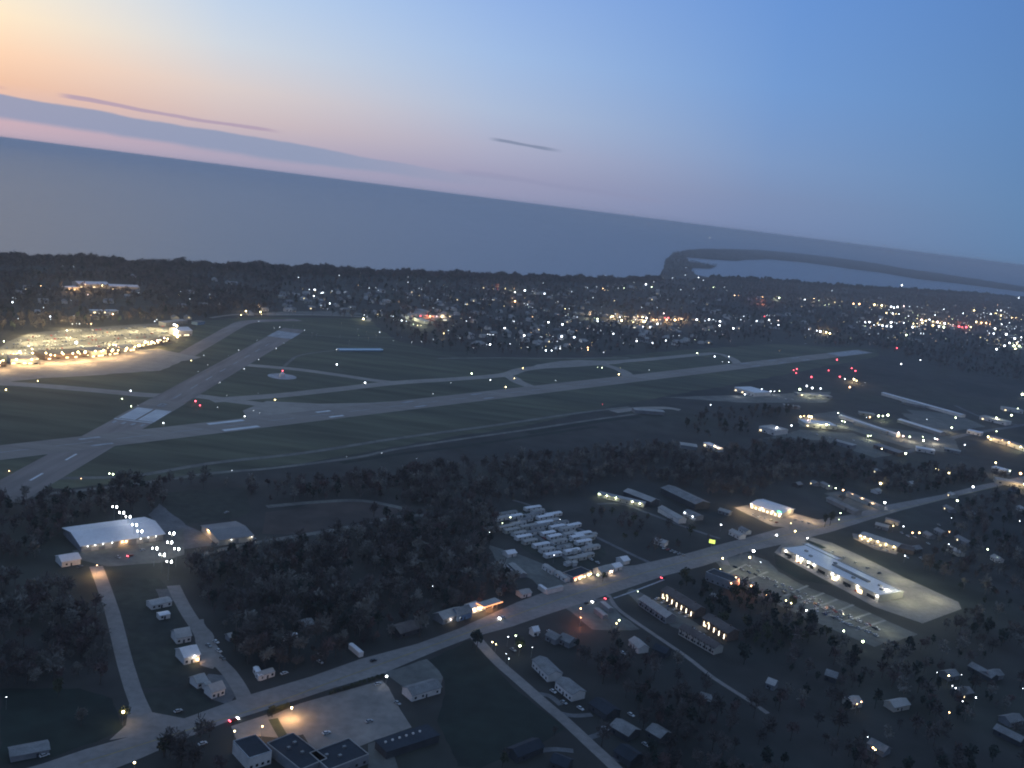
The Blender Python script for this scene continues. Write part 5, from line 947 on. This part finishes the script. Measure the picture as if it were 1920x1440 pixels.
KINDS_ = [('bare_tree', TWIG, 'bare brown', (210, 4.1, 4.4, 8.0, .34, 2.0), 12), ('bare_tree', TWIG, 'bare brown', (190, 3.5, 4.8, 8.5, .34, 2.0), 13), ('budding_tree', TWIGP, 'pale grey budding', (230, 4.0, 4.4, 8.2, .45, 1.6), 12),
          ('budding_tree', TWIGR, 'reddish budding', (200, 3.4, 4.0, 7.4, .42, 1.6), 11), ('evergreen_tree', EVER, 'dark evergreen', (240, 2.6, 5.4, 7.2, .8, 1.1), 12), ('leafy_tree', BUD, 'dull green young leafed', (260, 3.4, 3.4, 6.4, .7, .9), 9)]
PR = []
for i, (nm_, m_, ds, (n_, rx, rz, z0, lw, ll), h) in enumerate(KINDS_):
    PR.append([(nm_, ds, quads_mesh('crown', crown(n_, rx, rz, z0, lw, ll, 40+i*5+j), m_), trunk_mb(h, .28, i*3+j, 5, rx).mesh('trunk', BARK)) for j in range(2)])
woods = {
 'left of the straight side road': ([(-60, 1085), (90, 1100), (150, 1125), (180, 1150), (198, 1190), (204, 1240), (190, 1285), (60, 1290), (-60, 1290)], 95, (0, 0, 2, 1, 3, 3, 2)),
 'behind the hangars': ([(-60, 935), (120, 935), (205, 915), (330, 905), (460, 912), (640, 908), (780, 896), (800, 950), (700, 935), (590, 938), (500, 950), (470, 935), (330, 940), (290, 960), (170, 972), (120, 1000), (100, 1025), (60, 1055), (-60, 1065)], 120, (0, 2, 1, 1, 3, 4, 3)),
 'in the middle of the picture': ([(345, 1080), (440, 1045), (560, 1020), (700, 985), (760, 975), (860, 955), (920, 960), (935, 1000), (900, 1040), (925, 1070), (975, 1105), (960, 1122), (880, 1145), (830, 1160), (760, 1190), (680, 1222), (600, 1248), (530, 1262), (480, 1285), (455, 1245), (400, 1170), (370, 1120)], 62, (0, 0, 1, 2, 1, 2, 3, 4)),
 'between airfield and mobile homes': ([(640, 906), (820, 882), (1010, 862), (1150, 842), (1262, 842), (1270, 860), (1320, 868), (1420, 880), (1470, 905), (1400, 938), (1330, 930), (1235, 902), (1120, 905), (1060, 935), (960, 940), (860, 950), (780, 950), (700, 930)], 100, (0, 0, 1, 1, 2, 2, 3)),
 'in front of the industrial estate': ([(1290, 868), (1370, 850), (1420, 836), (1560, 836), (1620, 872), (1700, 884), (1760, 884), (1830, 892), (1930, 896), (1930, 898), (1800, 912), (1700, 935), (1640, 915), (1540, 900), (1470, 905), (1400, 880)], 120, (0, 0, 1, 2, 4, 3)),
 'right of the long store': ([(1700, 1050), (1760, 1010), (1790, 950), (1960, 910), (1980, 1480), (1500, 1480), (1440, 1400), (1450, 1240), (1560, 1220), (1640, 1225), (1740, 1205), (1815, 1145), (1810, 1120)], 200, (0, 0, 2, 4, 4, 1, 3)),
 'below the apartment blocks': ([(1060, 1200), (1120, 1195), (1185, 1180), (1230, 1215), (1330, 1285), (1450, 1370), (1500, 1480), (1200, 1480), (1215, 1360), (1150, 1300), (1080, 1250)], 150, (0, 0, 1, 4, 3)),
 'beside the apartment blocks': ([(1255, 1095), (1310, 1080), (1330, 1108), (1400, 1110), (1480, 1150), (1560, 1190), (1450, 1230), (1390, 1250), (1372, 1190), (1310, 1140)], 110, (4, 4, 5, 0)),
 'in the field beside the mobile homes': ([(1080, 960), (1200, 965), (1340, 1015), (1290, 1035), (1225, 1050), (1130, 1000)], 420, (0, 1, 3, 5)),
 'around the curved drive': ([(210, 1070), (290, 1075), (355, 1165), (330, 1290), (262, 1300), (230, 1180)], 420, (0, 1, 5, 5)),
 'along the lower verge of the main road': ([(262, 1440), (380, 1385), (420, 1370), (440, 1440), (430, 1470), (270, 1470)], 120, (0, 5, 0, 3)),
 'between the crossroads and the estate': ([(1560, 955), (1640, 905), (1700, 900), (1900, 900), (1640, 885), (1540, 905)], 300, (0, 1, 4)),
 'beyond the runway on the right': ([(1280, 775), (1400, 765), (1500, 768), (1480, 782), (1415, 790), (1400, 820), (1350, 826), (1290, 815)], 300, (0, 0, 4)),
 'in the lots right of the side street': ([(1130, 1300), (1220, 1360), (1210, 1470), (1160, 1450), (1090, 1380), (1110, 1330)], 320, (0, 4, 1)),
 'at the foot of the dark field': ([(980, 1350), (1030, 1360), (1060, 1390), (960, 1440), (900, 1450), (960, 1380)], 200, (0, 1, 5)),
}
cand = []
for z_, (poly, area, kinds) in woods.items():
    W = px_poly(poly); a = np.array(W); x0, y0 = a.min(0); x1, y1 = a.max(0)
    n_ = int((x1-x0)*(y1-y0)/area*(1.7 if area < 200 else 1.2)); P = rng.uniform((x0, y0), (x1, y1), (n_, 2)); P = P[inside(P, W)]
    cl_ = np.sin(P[:, 0]/23+P[:, 1]/31)+np.sin(P[:, 0]/11-P[:, 1]/17+1); P = P[(cl_ > -1.1) | (rng.random(len(P)) < .35)]
    for q in P: cand.append((q[0], q[1], kinds[rng.integers(len(kinds))], z_))
C2 = np.array([(c_[0], c_[1]) for c_ in cand]); keep = np.ones(len(C2), bool)
for poly in EXCL:
    a = np.array(poly); bb0, bb1 = a.min(0)-2, a.max(0)+2
    m_ = keep & (C2[:, 0] > bb0[0]) & (C2[:, 0] < bb1[0]) & (C2[:, 1] > bb0[1]) & (C2[:, 1] < bb1[1])
    idx = np.nonzero(m_)[0]
    if len(idx):
        g_ = inside(C2[idx], poly)
        keep[idx[g_]] = False
cand = [c_ for c_, k in zip(cand, keep) if k]
TREES = 0
def tree(x_, y_, ki, z_, sc, label=None):
    nm_, ds, cm, tm = PR[ki][random.randrange(2)]
    e = empty(nm_, (x_, y_, 0), random.uniform(0, 6.28)); e.scale = (sc, sc, sc*random.uniform(.9, 1.15))
    tag(e, label or f'{ds} tree {z_}', 'tree', None if label else f'{ds} trees {z_}'); link('trunk', tm, e); link('crown', cm, e)
single = [(680, 1185, 2, 1.7, 'large pale budding tree standing out in front of the central wood'), (602, 1200, 2, 1.4, 'pale tree left of the large pale one by the central wood'), (786, 1195, 2, 1.3, 'pale tree at the right end of the central wood edge'), (690, 1055, 2, 1.4, 'pale rounded tree deep in the central wood'), (110, 1308, 5, 1.0, 'round green bush alone in the dark grass at left'), (828, 950, 2, 1.3, 'pale tree at the top of the central wood'), (700, 975, 3, 1.3, 'reddish tree at the top edge of the central wood'),
          (773, 905, 3, 2.0, 'large reddish tree by the airfield fence line'), (152, 1362, 2, .8, 'small pale tree on the dark grass by the road'), (1556, 985, 4, 1.3, 'dark evergreen at the road between both stores'), (1546, 988, 4, 1.1, 'smaller dark evergreen beside the road between both stores'), (893, 1222, 4, 1.2, 'dark evergreen at the tip of the dark field'), (886, 1216, 4, 1.0, 'second dark evergreen at the tip of the dark field'), (975, 1222, 5, 1.2, 'leafy yard tree lit yellow from below'), (1130, 1072+18, 5, .8, 'small leafy tree glowing by the porch house'),
          (1690, 1250, 2, 1.5, 'pale rounded tree in the lower right darkness'), (510, 1345, 5, .7, 'small roadside bush beside the sodium lamp'), (60, 1165, 3, 1.4, 'reddish brown tree in the left wood'), (1486, 1140, 5, 1.1, 'bush around the yellow lamps of the striped parking'), (232, 1350, 5, .9, 'green bush lit by the very bright yellow lamp'), (1268, 1258, 2, 1.0, 'pale tree beside the narrow lane'), (640, 1235, 1, 1.1, 'bare tree behind the white box trailer'), (560, 1235, 2, 1.2, 'pale tree left of the box trailer'), (375, 1395, 0, 1.2, 'bare tree on the near verge of the main road')]
for x_, y_, ki, sc, lb in single: p = G(x_, y_); tree(p.x, p.y, ki, '', sc, lb)
# hedge along the big car park
for i in range(26):
    f = i/25; x_, y_ = (505+f*(575-505), 1338+f*(1312-1338)) if i < 13 else (620+(i-13)/12*95, 1302-(i-13)/12*32); 
    p = G(x_, y_); e = link('hedge_bush', PR[5][i % 2][2], None, (p.x, p.y, -1.2), i); e.scale = (.42, .42, .38)
    tag(e, 'low dark hedge bush between the road and the big car park', 'bush', 'hedge bushes along the big car park')
cand.sort(key=lambda c_: c_[1]**2+c_[0]**2)
vis = []
for c_ in cand:
    X, Y = c_[0], c_[1]; vis.append(abs(X) < .58*math.hypot(Y, 0)+60)
n_single = 0; mass_t = {}
for c_, v in zip(cand, vis):
    sc = random.uniform(.5, .85) if random.random() < .5 else random.uniform(.85, 1.35)
    if v and n_single < 262: tree(c_[0], c_[1], c_[2], c_[3], sc); n_single += 1
    else: mass_t.setdefault((c_[3], c_[2]), []).append((c_[0], c_[1], sc))
def forest(name, m_, pts, proto, label, grp=None):
    base = proto; n_ = len(pts); P = np.array(pts); th = rng.random(n_)*6.283; cs, sn = np.cos(th), np.sin(th)
    V_ = base[rng.integers(len(base), size=n_)]                                   # (n, k, 3)
    X = (V_[:, :, 0]*cs[:, None]-V_[:, :, 1]*sn[:, None])*P[:, 2:3]+P[:, 0:1]; Y = (V_[:, :, 0]*sn[:, None]+V_[:, :, 1]*cs[:, None])*P[:, 2:3]+P[:, 1:2]
    Z = V_[:, :, 2]*P[:, 2:3]
    o = link(name, quads_mesh(name, np.stack([X, Y, Z], -1).reshape(-1, 3), m_)); tag(o, label, 'woodland', grp, 'stuff'); return o
def protos(ki, n_, seed, wide=1.0):
    _, _, _, (n0, rx, rz, z0, lw, ll), h = KINDS_[ki]; f = math.sqrt(n0/n_)*wide
    out = []
    for j in range(6):
        c_ = crown(n_-3, rx, rz, z0, lw*f, ll*min(f, 1.4), seed+j)
        t_ = np.array([[(-.2, 0, 0), (.2, 0, 0), (.12, 0, h*.7), (-.12, 0, h*.7)], [(0, -.2, 0), (0, .2, 0), (0, .12, h*.7), (0, -.12, h*.7)], [(-.2, .1, 0), (.2, -.1, 0), (.1, -.1, h*.6), (-.1, .1, h*.6)]], float).reshape(-1, 3)
        out.append(np.concatenate([c_, t_]))
    return np.array(out)
PD = {ki: protos(ki, 84, 300+ki*9) for ki in range(6)}
for (z_, ki), pts in mass_t.items():
    forest('woodland', KINDS_[ki][1], pts, PD[ki], f'{KINDS_[ki][2]} trees massed {z_}')
# the wooded town and the tree belt along the shore
PFAR = {ki: protos(ki, 22, 500+ki*9, 1.15) for ki in (0, 1, 3, 4)}
def scatter(poly, area, sc0, world_=False):
    W = px_poly(poly); a = np.array(W); x0, y0 = a.min(0); x1, y1 = a.max(0); n_ = int((x1-x0)*(y1-y0)/area)
    P = rng.uniform((x0, y0), (x1, y1), (n_, 2)); P = P[inside(P, W)]
    P = P[~inside(P, AFW)]
    f = np.sin(P[:, 0]/90+P[:, 1]/130)+np.sin(P[:, 0]/47-P[:, 1]/71+1)+np.sin(P[:, 0]/210+2); P = P[(f > -1.0) | (rng.random(len(P)) < .3)]
    k = np.ones(len(P), bool)
    for q in EXCL:
        a = np.array(q); b0, b1 = a.min(0), a.max(0)
        m_ = np.nonzero(k & (P[:, 0] > b0[0]) & (P[:, 0] < b1[0]) & (P[:, 1] > b0[1]) & (P[:, 1] < b1[1]))[0]
        if len(m_): k[m_[inside(P[m_], q)]] = False
    P = P[k]; return np.concatenate([P, (sc0*rng.uniform(.7, 1.25, len(P)))[:, None]], 1)
TOWN = [(-400, 478), (0, 494), (300, 504), (640, 514), (960, 523), (1180, 528), (1240, 527), (1330, 524), (1450, 528), (1540, 537), (1700, 547), (1830, 555), (1930, 566), (2050, 590), (2050, 700), (1930, 720), (1800, 700), (1640, 655), (1450, 645), (1300, 655), (1100, 668), (860, 668), (745, 640), (690, 600), (560, 592), (400, 600), (330, 603), (0, 625), (-100, 640)]
T = scatter(TOWN, 620, 1.35)
for i, ki in enumerate((0, 1, 3, 4)):
    s_ = T[i::4]; forest('woodland', KINDS_[ki][1], s_, PFAR[ki], f'{KINDS_[ki][2]} trees massed through the town toward the shore')
LEFTW = [(-400, 478), (0, 494), (300, 504), (560, 512), (520, 560), (500, 585), (330, 600), (0, 622), (-100, 640)]
forest('woodland', TWIG, scatter(LEFTW, 200, 1.2), PFAR[0], 'dense bare brown wood between the airport and the lake')
def belt(pts, n_, wd, sc, ki, lb):
    P = [G(*p) for p in pts]; q = []
    ln = [0]
    for i in range(len(P)-1): ln.append(ln[-1]+(P[i+1]-P[i]).length)
    for _ in range(n_):
        s = random.random()*ln[-1]; i = max(j for j in range(len(ln)) if ln[j] <= s); i = min(i, len(P)-2); f = (s-ln[i])/(ln[i+1]-ln[i]+1e-9)
        p = P[i].lerp(P[i+1], f); q.append((p.x+random.gauss(0, 4), p.y-abs(random.gauss(0, wd)), sc*random.uniform(.65, 1.3)*(1+.15*math.sin(s/37)+.12*math.sin(s/13))))
    forest('tree_belt', KINDS_[ki][1], q, PD[ki] if n_ < 1500 else PFAR[ki], lb)
random.seed(3)
belt([(-300, 474), (0, 490), (150, 494), (300, 501), (480, 507), (640, 512)], 1400, 40, 1.55, 0, 'bare tree belt along the left shoreline')
belt([(-300, 474), (0, 490), (150, 494), (300, 501), (480, 507), (640, 512)], 500, 30, 1.6, 4, 'dark evergreens in the left shoreline belt')
belt([(640, 512), (800, 517), (960, 522), (1040, 525), (1180, 527), (1235, 524)], 1450, 60, 1.5, 0, 'bare tree belt along the middle shoreline')
belt([(560, 510), (700, 514), (800, 517), (960, 522), (1100, 526)], 500, 60, 1.5, 3, 'reddish trees in the middle shoreline belt')
PEN = [G(*p) for p in shore[-4:]+outer+inner]
W = [(p.x, p.y) for p in PEN]; a = np.array(W); x0, y0 = a.min(0); x1, y1 = a.max(0)
P = rng.uniform((x0, y0), (x1, y1), (int((x1-x0)*(y1-y0)/1500), 2)); P = P[inside(P, W)][:14000]
forest('woodland', TWIG, np.concatenate([P, rng.uniform(1.0, 1.5, len(P))[:, None]], 1), PFAR[0], 'bare woods covering the long peninsula')
belt([(1330, 523), (1450, 527), (1540, 536), (1700, 545), (1830, 552), (1920, 561), (2040, 580)], 1450, 90, 1.9, 4, 'dark wood along the bay shore')

# ------------------------------------------------------------------ haze
hz_ = MB(); hz_.box(-60000, 60000, -6000, 110000, -5, CAM_H+6); HM = bpy.data.materials.new('haze'); HM.use_nodes = True
t = HM.node_tree; t.nodes.clear(); pv = t.nodes.new('ShaderNodeVolumePrincipled'); out = t.nodes.new('ShaderNodeOutputMaterial')
pv.inputs['Color'].default_value = (.95, .96, 1, 1); pv.inputs['Density'].default_value = HAZE; pv.inputs['Anisotropy'].default_value = .35
t.links.new(pv.outputs[0], out.inputs['Volume'])
tag(hz_.build('haze', HM), None, None, None, 'stuff')
print('trees single', n_single, 'mass', sum(len(v) for v in mass_t.values()), 'town', len(T), 'pen', len(P), 'objs', len(bpy.data.objects), 'tris', sum(len(m.polygons) for m in bpy.data.meshes))

# ------------------------------------------------------------------ labels that single out the look-alikes
CI = cam_o.matrix_world.inverted()
def shown(v):
    q = CI @ v; return 960+FPX*q.x/-q.z, 720-FPX*q.y/-q.z
LMK = [(220, 1000, 'the long hangar'), (430, 1000, 'the tan hangar'), (133, 1045, 'the hangar shed'), (302, 1135, 'the pale trailer home'), (360, 1228, 'the two gabled house'), (395, 1290, 'the white cottages'), (231, 1335, 'the very bright yellow lamp'), (55, 1420, 'the bottom left shed'), (475, 1400, 'the flat roofed office'), (495, 1268, 'the angled travel trailer'), (620, 980, 'the brown field'), (545, 1200, 'the slim white trailer'), (663, 1222, 'the white box trailer'), (680, 1180, 'the large pale tree'), (770, 1195, 'the brown roofed house'), (850, 1165, 'the grey gabled shop'), (920, 1140, 'the fuel canopy'), (1000, 960, 'the top of the mobile home park'), (1020, 1010, 'the middle of the mobile home park'), (1080, 1035, 'the lower corner of the mobile home park'), (950, 1070, 'the trailer yard'), (1090, 1085, 'the roadside store'), (1138, 1078, 'the porch house'), (1160, 935, 'the lamp lit workshop'), (1270, 935, 'the dark barn'), (1255, 968, 'the white long shed'), (1236, 1022, 'the pale bungalow'), (1333, 1017, 'the billboard'), (1375, 1000, 'the roadside white house'), (1435, 955, 'the bright store'), (1500, 975, 'the bright store car park'), (1345, 1090, 'the dark flat roofed block'), (1270, 1130, 'the seven window block'), (1340, 1175, 'the five window block'), (1225, 1150, 'the unlit grey block'), (1305, 1205, 'the unlit brownish block'), (1010, 1255, 'the upper duplex'), (1055, 1295, 'the lower duplex'), (1090, 1150, 'the orange lit yard'), (1186, 1215, 'the white cottage'), (1120, 1335, 'the dark house east of the duplexes'), (1220, 1385, 'the house with white porch'), (1390, 1305, 'the narrow lane end'), (1000, 1415, 'the house at the field bottom'), (1400, 1080, 'the left end of the striped parking'), (1520, 1140, 'the middle of the striped parking'), (1660, 1190, 'the right end of the striped parking'), (1510, 1040, 'the north end of the long store'), (1600, 1090, 'the middle of the long store'), (1680, 1120, 'the south end of the long store'), (1780, 1140, 'the far corner of the store lot'), (1650, 1010, 'the blue roofed store'), (1575, 968, 'the crossroads'), (1615, 935, 'the cream long building'), (1785, 1285, 'the lower right house group'), (1690, 1330, 'the curved drive'), (1640, 1404, 'the pair of orange lamps'), (1555, 1278, 'the grey roofed house in the wood'), (1855, 1035, 'the greenish lamp'), (1780, 1000, 'the lone orange lamp'), (1850, 1270, 'the right side house pair'), (1890, 1385, 'the bottom right house'), (1415, 730, 'the large white factory'), (1440, 800, 'the white fronted warehouse'), (1320, 838, 'the small lit store'), (1540, 785, 'the bright yard'), (1640, 800, 'the storage rows'), (1725, 755, 'the very long thin shed'), (1740, 830, 'the lamps below the storage rows'), (1660, 845, 'the brown hall'), (1860, 790, 'the white plant'), (1890, 830, 'the right edge warehouse'), (1885, 885, 'the bright white block'), (1600, 710, 'the bright spot past the runway'), (1770, 875, 'the row of five lamps'),
 (45, 680, 'the tan terminal'), (125, 672, 'the long orange hall'), (215, 662, 'the brown lit hangar'), (300, 640, 'the apron corner'), (345, 625, 'the white round topped hangar'), (190, 535, 'the far school'), (195, 587, 'the pale strip building'), (30, 560, 'the left picture edge'), (350, 550, 'the cluster right of the school'), (470, 583, 'the yellow lamps on the perimeter road'), (380, 500, 'the lights in the shore wood'), (270, 778, 'the old runway threshold'), (370, 756, 'the two red lights'), (435, 800, 'the long white runway bars'), (530, 706, 'the beacon pad'), (545, 620, 'the old runway far end'), (675, 656, 'the blue roofed shed'), (740, 715, 'the taxiway fork'), (960, 705, 'the first runway connector'), (1160, 690, 'the second runway connector'), (1340, 668, 'the last taxiway bend'), (1590, 663, 'the runway tip'), (130, 640, 'the airport car park left half'), (250, 630, 'the airport car park right half'),
 (620, 550, 'the left town cluster'), (683, 598, 'the greenish lamp on the perimeter road'), (700, 540, 'the lamps near the shore belt'), (770, 600, 'the row of greenish lamps'), (805, 590, 'the red lit shop'), (830, 597, 'the yellow lamp pair'), (935, 542, 'the small red shop'), (965, 566, 'the orange lights'), (1000, 640, 'the lamp row behind the taxiway'), (1100, 650, 'the orange pair'), (850, 640, 'the dark field edge'), (1120, 600, 'the left end of the bright strip'), (1180, 600, 'the middle of the bright strip'), (1250, 602, 'the red neon strip'), (1190, 640, 'the white row below the strip'), (1215, 535, 'the shore lamps'), (1060, 580, 'the middle of the town'), (1290, 510, 'the peninsula neck'), (1350, 600, 'the white row right of the strip'), (1380, 553, 'the pink pair'), (1430, 566, 'the red glow'), (1460, 600, 'the red lamp cluster'), (1545, 572, 'the yellow streak'), (1545, 622, 'the lone bright streak'), (1605, 570, 'the orange pair at right'), (1660, 575, 'the yellow row'), (1650, 608, 'the white patch'), (1720, 608, 'the lower middle row'), (1760, 600, 'the dense row'), (1805, 612, 'the long red sign'), (1850, 605, 'the orange end of the red sign'), (1825, 585, 'the yellow arc'), (1890, 590, 'the upper right cluster'), (1900, 650, 'the lower right cluster'), (1895, 625, 'the right edge lights')]
ORD = ['nearest', 'second nearest', 'third nearest', 'fourth nearest', 'fifth nearest', 'sixth nearest', 'seventh nearest', 'eighth nearest']
same = {}
for o in bpy.data.objects:
    if o.parent is None and 'category' in o and 'group' in o: same.setdefault(o['label'], []).append(o)
buck = {}
for lb, os_ in same.items():
    if len(os_) < 2: continue
    for o in os_:
        x_, y_ = shown(o.location); d, lx, ly, ln = min((math.hypot(a-x_, c-y_), a, c, l) for a, c, l in LMK)
        rel = ('right of' if x_ > lx else 'left of') if abs(x_-lx) > abs(y_-ly) else ('beyond' if y_ < ly else 'in front of')
        base = lb
        for cut in (' in the town ', ' left of the straight', ' behind the hangars', ' in the middle of', ' between ', ' in front of the', ' right of the', ' below the', ' beside the', ' in the field', ' around the', ' along the', ' beyond the', ' in the lots', ' at the foot', ' in the left part', ' in the right part', ' standing on', ' at the left end', ' in the floodlit', ' in the rows', ' in the packed', ' among the', ' at the right end', ' in the lower right', ' above the', ' on the bright', ' standing between', ' in the middle', ' north of', ' just beyond', ' at the far', ' behind the airport'):
            base = base.split(cut)[0]
        buck.setdefault((base, ln, rel), []).append((d, o))
for (base, ln, rel), l in buck.items():
    l.sort(key=lambda q: q[0])
    for i, (d, o) in enumerate(l):
        w_ = '' if len(l) == 1 else (ORD[i]+' ' if i < 8 else 'farther ')
        o['label'] = f'{base} {w_}{rel} {ln}'
